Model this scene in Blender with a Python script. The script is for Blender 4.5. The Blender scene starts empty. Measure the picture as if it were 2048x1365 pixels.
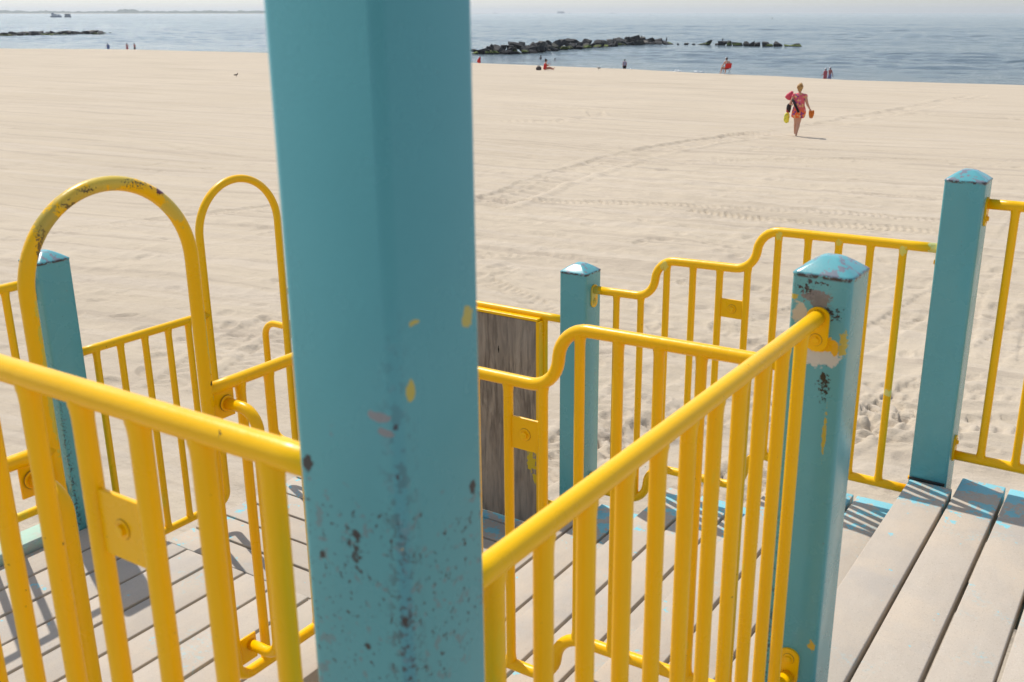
import bpy, bmesh, math, random
import numpy as np
from mathutils import Vector, Matrix, noise as mnoise
random.seed(7); rng = np.random.RandomState(11)
R = math.radians
S = bpy.context.scene
COL = S.collection

# ------------------------------------------------------------------ camera
ZC = 1.55                                   # eye height above the upper deck (z = 0)
YAW = R(32.26); PITCH = math.atan(657/2034)
cam = bpy.data.cameras.new('camera'); camo = bpy.data.objects.new('camera', cam); COL.objects.link(camo)
cam.sensor_width = 36; cam.lens = 2034/2048*36; cam.shift_x = -67/2048; cam.shift_y = 0.0
cam.clip_start = .02; cam.clip_end = 60000
camo.location = (0, 0, ZC); camo.rotation_euler = (math.pi/2-PITCH, 0, YAW)
cam.dof.use_dof = True; cam.dof.focus_distance = 5.5; cam.dof.aperture_fstop = 9
S.camera = camo
# ------------------------------------------------------------------ light
SUNV = Vector((-.64, .265, 1.0)).normalized()
EL = math.asin(SUNV.z); AZ = math.atan2(SUNV.x, SUNV.y)
w = bpy.data.worlds.new('World'); S.world = w; w.use_nodes = True
nt = w.node_tree; bg = nt.nodes['Background']
sky = nt.nodes.new('ShaderNodeTexSky'); sky.sky_type = 'NISHITA'; sky.sun_disc = False
sky.sun_elevation = EL; sky.sun_rotation = AZ; sky.altitude = 0; sky.air_density = 1.2; sky.dust_density = .8; sky.ozone_density = 1.0
haz = nt.nodes.new('ShaderNodeHueSaturation'); haz.inputs['Saturation'].default_value = .50     # a milky, hazy summer sky
nt.links.new(sky.outputs[0], haz.inputs['Color']); tint = nt.nodes.new('ShaderNodeMix'); tint.data_type = 'RGBA'; tint.blend_type = 'MULTIPLY'; tint.inputs[0].default_value = 1; tint.inputs[7].default_value = (.90, .97, 1.07, 1)
nt.links.new(haz.outputs[0], tint.inputs[6]); nt.links.new(tint.outputs[2], bg.inputs[0]); bg.inputs[1].default_value = .13
sl = bpy.data.lights.new('sun', 'SUN'); sl.energy = 4.0; sl.angle = R(.53); sl.color = (1, .94, .85)
so = bpy.data.objects.new('sun', sl); COL.objects.link(so); so.rotation_euler = SUNV.to_track_quat('Z', 'Y').to_euler()
S.view_settings.view_transform = 'Standard'; S.view_settings.look = 'None'
S.view_settings.exposure = 0.07; S.view_settings.gamma = 1

# ------------------------------------------------------------------ helpers
def tag(o, label=None, cat=None, group=None, kind=None):
    if label: o['label'] = label
    if cat: o['category'] = cat
    if group: o['group'] = group
    if kind: o['kind'] = kind
    return o
def empty(name, loc=(0, 0, 0), rz=0, label=None, cat=None, group=None):
    o = bpy.data.objects.new(name, None); COL.objects.link(o); o.location = loc; o.rotation_euler = (0, 0, rz)
    o.empty_display_size = .1
    return tag(o, label, cat, group)
def obj(name, V, F, mat, parent=None, smooth=True, world=True):
    """one mesh object; V in world coordinates when the parent is a plain unrotated empty"""
    me = bpy.data.meshes.new(name)
    V = [tuple(v) for v in V]
    if parent is not None and world:
        l = parent_loc(parent); V = [(v[0]-l[0], v[1]-l[1], v[2]-l[2]) for v in V]
    me.from_pydata(V, [], [tuple(f) for f in F]); me.update()
    if mat: me.materials.append(mat)
    if smooth: me.polygons.foreach_set('use_smooth', [True]*len(me.polygons))
    o = bpy.data.objects.new(name, me); COL.objects.link(o)
    if parent is not None: o.parent = parent
    return o
def parent_loc(p):
    l = Vector((0, 0, 0))
    while p is not None: l = l + p.location; p = p.parent
    return l
class MB:
    def __init__(s): s.V = []; s.F = []
    def add(s, V, F):
        k = len(s.V); s.V += [tuple(v) for v in V]; s.F += [tuple(i+k for i in f) for f in F]; return s
def tube(pts, r, seg=16, rr=None, caps=True, closed=False):
    pts = [Vector(p) for p in pts]; n = len(pts); V = []; F = []
    T = []
    for i in range(n):
        a = pts[(i-1) % n] if (i > 0 or closed) else pts[i]; b = pts[(i+1) % n] if (i < n-1 or closed) else pts[i]
        t = (b-a); T.append(t.normalized() if t.length > 1e-9 else Vector((0, 0, 1)))
    up = Vector((0, 0, 1)) if abs(T[0].z) < .9 else Vector((1, 0, 0))
    u = (up - T[0]*up.dot(T[0])).normalized()
    for i in range(n):
        if i: 
            u = u - T[i]*u.dot(T[i]); u.normalize()
        v = T[i].cross(u); ri = rr[i] if rr else r
        for k in range(seg):
            a = 2*math.pi*k/seg; V.append(pts[i]+(u*math.cos(a)+v*math.sin(a))*ri)
    for i in range(n if closed else n-1):
        for k in range(seg):
            a = i*seg+k; b = i*seg+(k+1) % seg; c = ((i+1) % n)*seg+(k+1) % seg; d = ((i+1) % n)*seg+k
            F.append((a, b, c, d))
    if caps and not closed:
        F.append(tuple(reversed(range(seg)))); F.append(tuple((n-1)*seg+k for k in range(seg)))
    return V, F
def fillet(pts, rad, n=8):
    pts = [Vector(p) for p in pts]; out = [pts[0]]
    for i in range(1, len(pts)-1):
        a, b, c = pts[i-1], pts[i], pts[i+1]
        d1 = (a-b); d2 = (c-b); l = min(rad if not isinstance(rad, (list, tuple)) else rad[i-1], d1.length*.49, d2.length*.49)
        d1.normalize(); d2.normalize(); ang = d1.angle(d2)
        if abs(ang-math.pi) < .02: out.append(b); continue
        t = l; p1 = b+d1*t; p2 = b+d2*t; rr = t*math.tan(ang/2)
        cen = b+(d1+d2).normalized()*(rr/math.sin(ang/2)) if math.sin(ang/2) > 1e-6 else b
        v1 = p1-cen; v2 = p2-cen; full = v1.angle(v2); ax = v1.cross(v2).normalized()
        for k in range(n+1):
            out.append(cen+Matrix.Rotation(full*k/n, 3, ax) @ v1)
    out.append(pts[-1]); return out
def subdiv(pts, step):
    out = [Vector(pts[0])]
    for a, b in zip(pts[:-1], pts[1:]):
        a = Vector(a); b = Vector(b); k = max(1, int((b-a).length/step))
        for i in range(1, k+1): out.append(a.lerp(b, i/k))
    return out
def rbox(cx, cy, cz, sx, sy, sz, bev=.006, seg=2):
    bm = bmesh.new(); bmesh.ops.create_cube(bm, size=1)
    for v in bm.verts: v.co = Vector((v.co.x*sx, v.co.y*sy, v.co.z*sz))
    if bev: bmesh.ops.bevel(bm, geom=list(bm.edges), offset=bev, segments=seg, profile=.5, affect='EDGES')
    V = [(v.co.x+cx, v.co.y+cy, v.co.z+cz) for v in bm.verts]; F = [tuple(v.index for v in f.verts) for f in bm.faces]
    bm.free(); return V, F
def ellipsoid(c, r, rot=None, sub=2):
    bm = bmesh.new(); bmesh.ops.create_icosphere(bm, subdivisions=sub, radius=1)
    M = rot if rot else Matrix.Identity(3)
    V = [Vector(c)+M @ Vector((v.co.x*r[0], v.co.y*r[1], v.co.z*r[2])) for v in bm.verts]
    F = [tuple(v.index for v in f.verts) for f in bm.faces]; bm.free(); return V, F
def loft(rings, n=20, cap=True):
    """rings: (x, y, z, rx, ry) ellipses"""
    V = []; F = []
    for (x, y, z, rx, ry) in rings:
        for k in range(n):
            a = 2*math.pi*k/n; V.append((x+rx*math.cos(a), y+ry*math.sin(a), z))
    for i in range(len(rings)-1):
        for k in range(n): F.append((i*n+k, i*n+(k+1) % n, (i+1)*n+(k+1) % n, (i+1)*n+k))
    if cap: F.append(tuple(reversed(range(n)))); F.append(tuple((len(rings)-1)*n+k for k in range(n)))
    return V, F

# ------------------------------------------------------------------ materials
def mat(name, base=(.5, .5, .5), rough=.5, spec=.5, metal=0):
    m = bpy.data.materials.new(name); m.use_nodes = True; p = m.node_tree.nodes['Principled BSDF']
    p.inputs['Base Color'].default_value = (*base, 1); p.inputs['Roughness'].default_value = rough
    p.inputs['Specular IOR Level'].default_value = spec; p.inputs['Metallic'].default_value = metal
    return m
class NB:
    def __init__(s, m): s.m = m; s.t = m.node_tree; s.p = s.t.nodes['Principled BSDF']; s.pos = s.n('ShaderNodeNewGeometry').outputs['Position']
    def n(s, ty, **kw):
        x = s.t.nodes.new(ty)
        for k, v in kw.items(): setattr(x, k, v)
        return x
    def l(s, a, b): s.t.links.new(a, b)
    def val(s, sock, v):
        if hasattr(v, 'is_output'): s.l(v, sock)
        elif isinstance(v, (tuple, list)): sock.default_value = (*v, 1) if len(v) == 3 and len(sock.default_value) == 4 else v
        else: sock.default_value = v
    def scale(s, v, sc):
        x = s.n('ShaderNodeVectorMath', operation='MULTIPLY'); s.val(x.inputs[0], v); x.inputs[1].default_value = sc if isinstance(sc, (tuple, list)) else (sc,)*3
        return x.outputs[0]
    def noise(s, vec, sc, det=4, rough=.55, out=0, dist=0):
        x = s.n('ShaderNodeTexNoise'); s.val(x.inputs['Vector'], vec); x.inputs['Scale'].default_value = sc; x.inputs['Detail'].default_value = det
        x.inputs['Roughness'].default_value = rough; x.inputs['Distortion'].default_value = dist; return x.outputs[out]
    def ramp(s, f, a, b, smooth=False):
        x = s.n('ShaderNodeMapRange'); s.val(x.inputs[0], f); x.inputs[1].default_value = a; x.inputs[2].default_value = b
        if smooth: x.interpolation_type = 'SMOOTHSTEP'
        return x.outputs[0]
    def m2(s, op, a, b=0.0, clamp=False):
        x = s.n('ShaderNodeMath', operation=op); s.val(x.inputs[0], a); s.val(x.inputs[1], b); x.use_clamp = clamp; return x.outputs[0]
    def mix(s, f, a, b):
        x = s.n('ShaderNodeMix', data_type='RGBA'); s.val(x.inputs[0], f); s.val(x.inputs[6], a); s.val(x.inputs[7], b); return x.outputs[2]
    def bump(s, h, strength, dist, prev=None):
        x = s.n('ShaderNodeBump'); s.l(h, x.inputs['Height']); x.inputs['Strength'].default_value = strength; x.inputs['Distance'].default_value = dist
        if prev: s.l(prev, x.inputs['Normal'])
        return x.outputs[0]
    def sep(s, v):
        x = s.n('ShaderNodeSeparateXYZ'); s.l(v, x.inputs[0]); return x.outputs
    def spot(s, c, r, wob=.5, sc=60, soft=.08):
        """mask 1 inside a ragged blob at world point c with radii r"""
        fleck = sc < 0; sc = abs(sc)
        x = s.n('ShaderNodeVectorMath', operation='SUBTRACT'); s.l(s.pos, x.inputs[0]); x.inputs[1].default_value = c
        y = s.scale(x.outputs[0], tuple(1/v for v in r)); z = s.n('ShaderNodeVectorMath', operation='LENGTH'); s.l(y, z.inputs[0])
        nz = s.noise(s.pos, sc, 6, .68); a = s.m2('SUBTRACT', nz, .5); b = s.m2('MULTIPLY', a, wob*6); d = s.m2('ADD', z.outputs['Value'], b)
        if fleck: return s.m2('MULTIPLY', s.ramp(z.outputs['Value'], 1.1, .55), s.ramp(s.m2('ADD', nz, s.ramp(z.outputs['Value'], 1.0, -2.2)), .72, .75))
        return s.ramp(d, 1+soft, 1-soft)

def paint_yellow(name, spots=(), wear=.0, base=(.96, .53, .0)):
    m = mat(name, base, .30, .30); b = NB(m)
    c = b.mix(b.ramp(b.noise(b.pos, 3.0, 3), .42, .75), base, (base[0]*.97, base[1]*.94, base[2]))
    # patches of an older, paler coat showing through
    msk = b.m2('MULTIPLY', b.ramp(b.noise(b.scale(b.pos, (1, 1, .35)), 9, 4, .6), .64, .67), b.ramp(b.noise(b.pos, 1.7, 2), .48, .56))
    c = b.mix(b.m2('MULTIPLY', msk, .75), c, (.72, .55, .03))
    # small chips and rust specks
    ch = b.m2('MULTIPLY', b.ramp(b.noise(b.pos, 120, 3, .6), .735-wear*.06, .755-wear*.06), b.ramp(b.noise(b.pos, 4, 2), .52-wear*.15, .62-wear*.1))
    c = b.mix(ch, c, (.10, .055, .02))
    for (p, r, col, sc) in spots: c = b.mix(b.spot(p, r, .5, sc), c, col)
    b.l(c, b.p.inputs['Base Color'])
    rr = b.n('ShaderNodeMapRange'); b.l(b.noise(b.pos, 14, 3), rr.inputs[0]); rr.inputs[1].default_value = .3; rr.inputs[2].default_value = .75; rr.inputs[3].default_value = .24; rr.inputs[4].default_value = .42
    b.l(rr.outputs[0], b.p.inputs['Roughness'])
    n1 = b.bump(b.noise(b.pos, 55, 3, .5), .5, .0012); n2 = b.bump(b.noise(b.pos, 240, 2, .5), .25, .0004, n1)
    b.l(n2, b.p.inputs['Normal']); return m
YEL = paint_yellow('yellow_paint', wear=.35)
PALE = (.82, .74, .30)
YSTEP = paint_yellow('yellow_paint_patched', [((-.672, 3.48, .809), (.018, .03, .03), PALE, 60), ((-1.648, 3.465, .622), (.014, .02, .02), (.78, .62, .12), 60), ((-1.20, 3.465, .79), (.012, .02, .014), (.78, .62, .10), 80), ((-.985, 3.465, .792), (.012, .02, .010), (.78, .60, .08), 80), ((-.77, 3.465, .79), (.014, .02, .016), (.80, .68, .14), 80), ((-.77, 3.465, .28), (.016, .02, .012), (.80, .70, .20), 80), ((-1.95, 3.465, .46), (.02, .03, .04), (.62, .55, .12), 80)], wear=.35)
YELO = paint_yellow('yellow_paint_old', wear=.5)
DK = (.045, .035, .03)
YH1 = paint_yellow('yellow_paint_hoop', [
    ((-1.99, 1.30, 1.178), (.03, .085, .024), (.68, .46, .06), 40), ((-1.99, 1.40, 1.20), (.03, .10, .016), (.70, .50, .07), 40),
    ((-1.99, 1.535, 1.125), (.03, .03, .05), (.70, .50, .07), 40), ((-1.99, 1.215, 1.13), (.03, .03, .05), (.55, .40, .07), 60),
    ((-1.99, 1.315, 1.187), (.03, .05, .016), (.16, .11, .04), -170), ((-1.99, 1.27, 1.158), (.03, .05, .03), (.20, .14, .04), -130), ((-1.99, 1.45, 1.188), (.03, .09, .03), (.16, .12, .05), -190), ((-1.99, 1.20, 1.10), (.03, .03, .06), (.22, .15, .04), -160),
    
    ((-1.99, 1.505, 1.160), (.022, .017, .011), (.13, .025, .03), 90), ((-1.99, 1.19, 1.06), (.02, .008, .04), (.22, .14, .04), 150),
    ((-1.99, 1.483, 1.172), (.01, .010, .005), (.12, .05, .04), 150), ((-1.99, 1.165, .80), (.03, .010, .15), (.70, .55, .06), 40),
    ((-1.99, 1.592, .75), (.03, .007, .12), (.74, .58, .08), 40), ((-1.99, 1.585, .66), (.02, .005, .006), (.03, .03, .02), 90)], wear=.4)

def paint_teal(name, chips=.3, zlo=None, zhi=None, spots=(), top_rust=None, edge=None, csc=95, base=(.105, .362, .398)):
    pass
    m = mat(name, base, .26, .5); b = NB(m)
    c = b.mix(b.ramp(b.noise(b.pos, 5, 4), .35, .7), base, tuple(v*1.06 for v in base))
    c = b.mix(b.m2('MULTIPLY', b.ramp(b.noise(b.pos, 1.8, 3), .5, .7), .35), c, (.15, .375, .39))
    fine = b.noise(b.scale(b.pos, (1, 1, .8)), csc, 5, .62); area = b.noise(b.pos, 8, 2)
    z = b.sep(b.pos)[2]
    dens = b.ramp(area, .40, .70)
    if zlo is not None: dens = b.m2('MINIMUM', b.m2('MULTIPLY', b.m2('ADD', dens, .2), b.ramp(z, zhi, zlo)), .43)
    thr = b.m2('SUBTRACT', .78, b.m2('MULTIPLY', dens, chips*.42))
    ch = b.ramp(b.m2('SUBTRACT', fine, thr), 0, .012)
    # grey-pink undercoat where the paint has only thinned
    und = b.ramp(b.m2('SUBTRACT', b.noise(b.pos, 70, 5, .6), b.m2('ADD', thr, -.03)), 0, .02)
    c = b.mix(b.m2('MULTIPLY', und, .55), c, (.16, .19, .19))
    c = b.mix(ch, c, (.028, .026, .026))
    if edge is not None:
        ex = b.sep(b.pos); 
        dx = b.m2('ABSOLUTE', b.m2('SUBTRACT', ex[0], edge[0])); dy = b.m2('ABSOLUTE', b.m2('SUBTRACT', ex[1], edge[1]))
        near = b.ramp(b.m2('ADD', dx, dy), .028, .005); zz = b.ramp(z, edge[3], edge[2])
        e = b.m2('MULTIPLY', b.m2('MULTIPLY', near, zz), b.ramp(b.noise(b.pos, 110, 5, .62), .53, .56))
        c = b.mix(b.m2('MULTIPLY', b.m2('MULTIPLY', b.ramp(b.m2('ADD', dx, dy), .012, .004), zz), .55), c, (.05, .23, .32))
        c = b.mix(e, c, (.05, .045, .05))
        e2 = b.m2('MULTIPLY', b.m2('MULTIPLY', near, zz), b.ramp(b.noise(b.pos, 45, 3, .6), .58, .62))
        c = b.mix(b.m2('MULTIPLY', e2, .5), c, (.22, .17, .19))
    if top_rust is not None:
        t = b.m2('MULTIPLY', b.ramp(z, top_rust-.006, top_rust+.004), b.ramp(b.noise(b.pos, 42, 6, .62), .53, .56))
        c = b.mix(t, c, (.20, .22, .26))
        rim = b.ramp(b.m2('ABSOLUTE', b.m2('SUBTRACT', z, top_rust+.001)), .006, .002)
        t2 = b.m2('MULTIPLY', rim, b.ramp(b.noise(b.pos, 70, 4, .6), .47, .52)); c = b.mix(t2, c, (.06, .05, .055))
    for (p, r, col, sc) in spots: c = b.mix(b.spot(p, r, .5, sc), c, col)
    b.l(c, b.p.inputs['Base Color'])
    rr = b.n('ShaderNodeMapRange'); b.l(b.noise(b.pos, 9, 4), rr.inputs[0]); rr.inputs[1].default_value = .3; rr.inputs[2].default_value = .75; rr.inputs[3].default_value = .20; rr.inputs[4].default_value = .34
    b.l(rr.outputs[0], b.p.inputs['Roughness'])
    h = b.m2('SUBTRACT', b.m2('MULTIPLY', b.noise(b.pos, 190, 3, .5), .5), ch)
    b.l(b.bump(h, .4, .0008), b.p.inputs['Normal']); return m
YS = (.52, .40, .06); BG = (.52, .47, .36)
T_P0 = paint_teal('teal_paint_roof_post', .90, 1.08, 1.26, base=(.090, .322, .338), csc=165, edge=(-.531, .607, .9, 1.34), spots=[
    ((-.53, .708, 1.289), (0.0062, 0.0087, 0.0099), YS, 60), ((-.53, .634, 1.302), (0.0062, 0.0074, 0.0025), YS, 60), ((-.53, .594, 1.292), (0.0124, 0.0062, 0.0025), YS, 60),
    ((-.53, .626, 1.242), (0.0062, 0.0056, 0.0087), YS, 50), ((-.53, .606, 1.097), (0.0074, 0.0037, 0.0031), (.8, .4, .02), 60),
    ((-.551, .606, 1.222), (0.0112, 0.0062, 0.0043), (.26, .25, .24), 60), ((-.541, .606, 1.208), (0.0074, 0.0062, 0.0037), (.25, .24, .23), 60),
    ((-.58, .606, .982), (0.0043, 0.0062, 0.0037), (.03, .028, .028), 130), ((-.586, .606, 1.09), (.02, .01, .05), (.03, .028, .028), -100),
    ((-.63, .606, 1.065), (.004, .01, .004), (.03, .028, .028), 130), ((-.64, .606, 1.157), (.005, .01, .008), (.03, .028, .028), 90),
    ((-.590, .606, 1.075), (0.0025, 0.0062, 0.0037), (.03, .028, .028), 130), ((-.532, .71, 1.118), (0.0062, 0.0043, 0.0074), (.03, .028, .028), 90),
    ((-.532, .607, 1.024), (0.0050, 0.0037, 0.0074), (.04, .035, .035), 130), ((-.532, .607, 1.168), (0.0037, 0.0025, 0.0037), (.05, .04, .05), 150), ((-.532, .607, 1.215), (0.0037, 0.0025, 0.0031), (.05, .05, .06), 150)])
T_P1 = paint_teal('teal_paint_worn_post', .25, .6, 1.05, [
    ((-.60, 1.985, 1.000), (.030, .02, .012), (.20, .18, .18), 90), ((-.592, 1.985, .985), (.018, .02, .014), (.18, .165, .16), 120),
    ((-.625, 1.985, 1.012), (.045, .02, .024), (.035, .032, .035), -150), ((-.60, 1.985, .995), (.06, .02, .028), (.16, .15, .15), -110), ((-.565, 1.985, .965), (.045, .02, .030), (.025, .025, .028), -120),
    ((-.575, 1.985, .975), (.03, .02, .010), (.028, .026, .028), -90), ((-.60, 1.985, 1.028), (.07, .02, .010), (.05, .045, .05), -140), ((-.57, 1.985, .81), (.03, .02, .07), (.03, .03, .03), -200),
    ((-.632, 1.985, .963), (.020, .02, .022), BG, 40), ((-.648, 1.985, .992), (.009, .02, .006), YS, 90),
    ((-.590, 1.985, .874), (.040, .02, .020), (.60, .57, .50), 40), ((-.582, 1.985, .900), (.036, .02, .015), (.85, .44, .0), 50),
    ((-.556, 1.985, .893), (.008, .02, .016), (.80, .42, .02), 60), ((-.538, 1.985, .905), (.008, .02, .028), YS, 120),
    ((-.560, 1.985, .70), (.004, .02, .05), YS, 120), ((-.545, 1.985, .19), (.008, .02, .012), (.66, .42, .03), 80),
    ((-.573, 1.985, .83), (.006, .02, .008), (.03, .03, .03), 120)], top_rust=1.039, edge=(-.655, 1.9875, .2, .7))
T_P2 = paint_teal('teal_paint_far_post', .16, top_rust=1.039)
T_P3 = paint_teal('teal_paint_short_post', .13, top_rust=.549)
T_P4 = paint_teal('teal_paint_left_post', .25, top_rust=.706, edge=(-3.36, 1.985, -.1, .4))
BOLT = mat('painted_bolt', (.50, .36, .06), .45)
WASH = mat('worn_steel', (.30, .20, .04), .5, metal=.6)

def board_mat(name, along):
    m = mat(name, (.5, .46, .41), .75, .25); b = NB(m)
    oi = b.n('ShaderNodeObjectInfo').outputs['Random']
    g = (3.2, 1.1, 3.2) if along == 'y' else (1.1, 3.2, 3.2)
    c = b.mix(b.ramp(b.noise(b.scale(b.pos, g), 7, 5, .6), .3, .75), (.445, .388, .325), (.49, .43, .36))
    c = b.mix(b.m2('MULTIPLY', b.ramp(b.noise(b.pos, 3.2, 5, .65), .48, .64), .55), c, (.54, .45, .35))
    c = b.mix(b.m2('MULTIPLY', b.ramp(b.noise(b.pos, 2.1, 4, .6), .56, .68), .5), c, (.36, .345, .33))
    # worn remains of pale blue paint, mostly towards the ends
    x, y, z = b.sep(b.pos)
    endm = b.m2('MAXIMUM', b.m2('MULTIPLY', b.ramp(y, 3.05, 3.50), .22) if along == 'y' else b.m2('MULTIPLY', b.ramp(y, 3.1, 3.5), .2), .0)
    endl = b.m2('MULTIPLY', b.ramp(b.m2('ADD', x, b.m2('MULTIPLY', y, .0)), -3.0, -3.45), .09)
    msk = b.ramp(b.m2('ADD', b.m2('ADD', b.noise(b.pos, 14, 6, .68), endm), endl), .665, .68)
    msk2 = b.m2('MULTIPLY', b.ramp(b.noise(b.pos, 75, 4, .65), .52, .6), b.ramp(b.m2('ADD', b.noise(b.pos, 5, 3), b.m2('MULTIPLY', endm, 1.6)), .60, .70))
    c = b.mix(msk, c, (.21, .52, .60)); c = b.mix(b.m2('MULTIPLY', msk2, .45), c, (.26, .50, .57))
    # sand grains caught on top
    c = b.mix(b.m2('MULTIPLY', b.ramp(b.noise(b.pos, 260, 3, .6), .58, .68), .5), c, (.28, .23, .18))
    c = b.mix(b.m2('MULTIPLY', b.ramp(b.noise(b.pos, 300, 2, .5), .64, .72), .5), c, (.66, .6, .52))
    hs = b.n('ShaderNodeHueSaturation'); b.l(c, hs.inputs['Color']); v = b.n('ShaderNodeMapRange'); b.l(oi, v.inputs[0]); v.inputs[3].default_value = .93; v.inputs[4].default_value = 1.05; b.l(v.outputs[0], hs.inputs['Value'])
    b.l(hs.outputs[0], b.p.inputs['Base Color'])
    n1 = b.bump(b.noise(b.scale(b.pos, g), 26, 4, .6), .3, .0015); n2 = b.bump(b.noise(b.pos, 330, 3, .6), .5, .0008, n1)
    b.l(n2, b.p.inputs['Normal']); return m
BY = board_mat('weathered_board', 'y'); BX = board_mat('weathered_board_cross', 'x')
BGREEN = mat('green_painted_edge', (.33, .47, .36), .6)
bb = NB(BGREEN); bb.l(bb.mix(bb.ramp(bb.noise(bb.pos, 12, 6, .65), .45, .6), (.36, .52, .42), (.46, .43, .36)), bb.p.inputs['Base Color'])
BEAM = mat('deck_beam', (.17, .19, .17), .8)
bb = NB(BEAM); bb.l(bb.mix(bb.ramp(bb.noise(bb.pos, 9, 4), .4, .6), (.05, .045, .038), (.05, .08, .08)), bb.p.inputs['Base Color'])
PLY = mat('weathered_plywood', (.14, .11, .085), .8, .2); b = NB(PLY)
wv = b.noise(b.scale(b.pos, (1, 1, .16)), 26, 6, .65, dist=1.2)
c = b.mix(b.ramp(wv, .36, .64), (.20, .16, .125), (.38, .31, .24))
c = b.mix(b.m2('MULTIPLY', b.ramp(b.noise(b.scale(b.pos, (1, 1, .10)), 60, 4, .6), .5, .62), .6), c, (.10, .078, .06))
c = b.mix(b.m2('MULTIPLY', b.ramp(b.noise(b.pos, 2.5, 3), .45, .65), .5), c, (.32, .285, .25))
c = b.mix(b.spot((-2.235, 3.465, -.33), (.03, .05, .05), .9, 22), c, (.62, .45, .03)); c = b.mix(b.spot((-2.225, 3.465, -.42), (.012, .05, .03), .6, 40), c, (.62, .45, .03))
c = b.mix(b.spot((-2.28, 3.465, -.16), (.009, .05, .012), .3, 60), c, (.03, .02, .018)); c = b.mix(b.spot((-2.41, 3.465, .16), (.004, .05, .02), .3, 90), c, (.02, .016, .014))
b.l(c, b.p.inputs['Base Color']); b.l(b.bump(wv, .6, .002), b.p.inputs['Normal'])

# ------------------------------------------------------------------ ground shape
CU = [-400, -144.1, -133.87, -110.61, -90, -69.5, -59.95, -51.05, -39.41, -28.36, -17.05, 60]
CS = [66, 68.6, 80.6, 86.0, 83, 79.3, 78.7, 78.5, 75.8, 73.9, 75.8, 78]
NX, NY = math.sin(R(5)), math.cos(R(5))
SEA = -5.45
def vhash(ix, iy, seed):
    n = (ix.astype(np.int64)*374761393 + iy.astype(np.int64)*668265263 + seed*974634777) & 0x7fffffff
    n = ((n ^ (n >> 13))*1274126177) & 0x7fffffff
    return ((n ^ (n >> 16)) & 0xffff)/65535.0
def vnoise(x, y, seed=0):
    ix = np.floor(x); iy = np.floor(y); fx = x-ix; fy = y-iy
    ux = fx*fx*fx*(fx*(fx*6-15)+10); uy = fy*fy*fy*(fy*(fy*6-15)+10)
    a = vhash(ix, iy, seed); b_ = vhash(ix+1, iy, seed); c_ = vhash(ix, iy+1, seed); d = vhash(ix+1, iy+1, seed)
    return (a*(1-ux)+b_*ux)*(1-uy)+(c_*(1-ux)+d*ux)*uy - .5
def base_h(x, y):
    s = x*NX+y*NY; u = x*NY-y*NX
    sc = np.interp(u, CU, CS)
    d = np.maximum(s-sc, 0)
    z = -2.2 - .02*np.maximum(np.minimum(s, sc)-28, 0)
    z2 = z - .12*d*(1-np.exp(-d/1.5))
    flat = -5.52 - .03*np.maximum(d-24, 0)
    return np.where(d > 0, np.maximum(z2, np.minimum(flat, z)), z), s, u, d
def hz(x, y): return float(base_h(np.array([x]), np.array([y]))[0][0])

def px_ground(px, py):
    F_ = 2034.; h = Vector((-math.sin(YAW), math.cos(YAW), 0)); r = Vector((math.cos(YAW), math.sin(YAW), 0)); k = Vector((0, 0, 1))
    fw = h*math.cos(PITCH)-k*math.sin(PITCH); up = h*math.sin(PITCH)+k*math.cos(PITCH)
    d = r*(px-1091)/F_-up*(py-682.5)/F_+fw; dn = d.x*NX+d.y*NY; t = -3.75/d.z
    if t*dn > 28: t = (-3.75+.56)/(d.z+.02*dn)
    return (d.x*t, d.y*t)
# wheel and foot tracks read off the beach as world polylines: (points, half width, depth, tread pitch)
TR = []
def track(pix, hw=.17, depth=.016, pitch=.13, pair=0):
    P = [px_ground(*p) for p in pix]; TR.append((P, hw, depth, pitch))
    if pair:
        Q = []
        for i, p in enumerate(P):
            a = P[max(i-1, 0)]; b_ = P[min(i+1, len(P)-1)]; tx, ty = b_[0]-a[0], b_[1]-a[1]; l = math.hypot(tx, ty)
            Q.append((p[0]-ty/l*pair, p[1]+tx/l*pair))
        TR.append((Q, hw, depth, pitch))
track([(-60, 487), (100, 466), (300, 440), (560, 410)], .2, .026, .16)
track([(-60, 620), (160, 548), (400, 500), (580, 462)], .16, .02, 0, .5)
track([(960, 398), (1200, 402), (1500, 414), (1900, 440)], .2, .018, .14)
track([(950, 415), (1080, 362), (1250, 313), (1400, 284), (1560, 264), (1800, 222), (1960, 190)], .5, .034, .5)
track([(950, 398), (1080, 352), (1250, 306), (1400, 279), (1560, 259)], .16, .022, .3)
track([(1380, 420), (1600, 440), (1780, 452), (1880, 462)], .2, .022, .14)
track([(1250, 325), (1500, 322), (1800, 318), (2100, 325)], .2, .018, .14)
track([(1500, 300), (1700, 300), (1900, 306), (2100, 318)], .16, .014, .14)
track([(2060, 425), (2000, 500), (1940, 600), (1900, 700)], .2, .024, .16, .9)
track([(2060, 480), (1950, 560), (1800, 640), (1560, 760), (1200, 900)], .22, .024, .17, 1.3)
track([(1120, 900), (1300, 760), (1500, 660), (1760, 560)], .2, .022, .17)
track([(400, 200), (410, 212), (470, 222), (540, 224)], .25, .014, .2)
track([(-60, 250), (60, 252), (200, 268), (330, 300), (560, 330)], .5, .02, .0)
track([(420, 780), (560, 680), (640, 640)], .2, .02, .16, .6)
track([(960, 512), (1100, 508), (1250, 530), (1400, 572)], .18, .016, .15)
track([(960, 560), (1060, 600), (1200, 690)], .18, .016, .15)
track([(1720, 830), (1900, 840), (2100, 850)], .2, .02, .17, .8)
track([(960, 1000), (1250, 860), (1400, 830), (1800, 800)], .2, .02, .17)
track([(1000, 212), (1120, 214), (1190, 222), (1200, 232), (1120, 243), (960, 240)], .3, .022, .3)
track([(1790, 232), (1880, 226), (1990, 232), (2060, 240)], .3, .02, .3)
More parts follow.
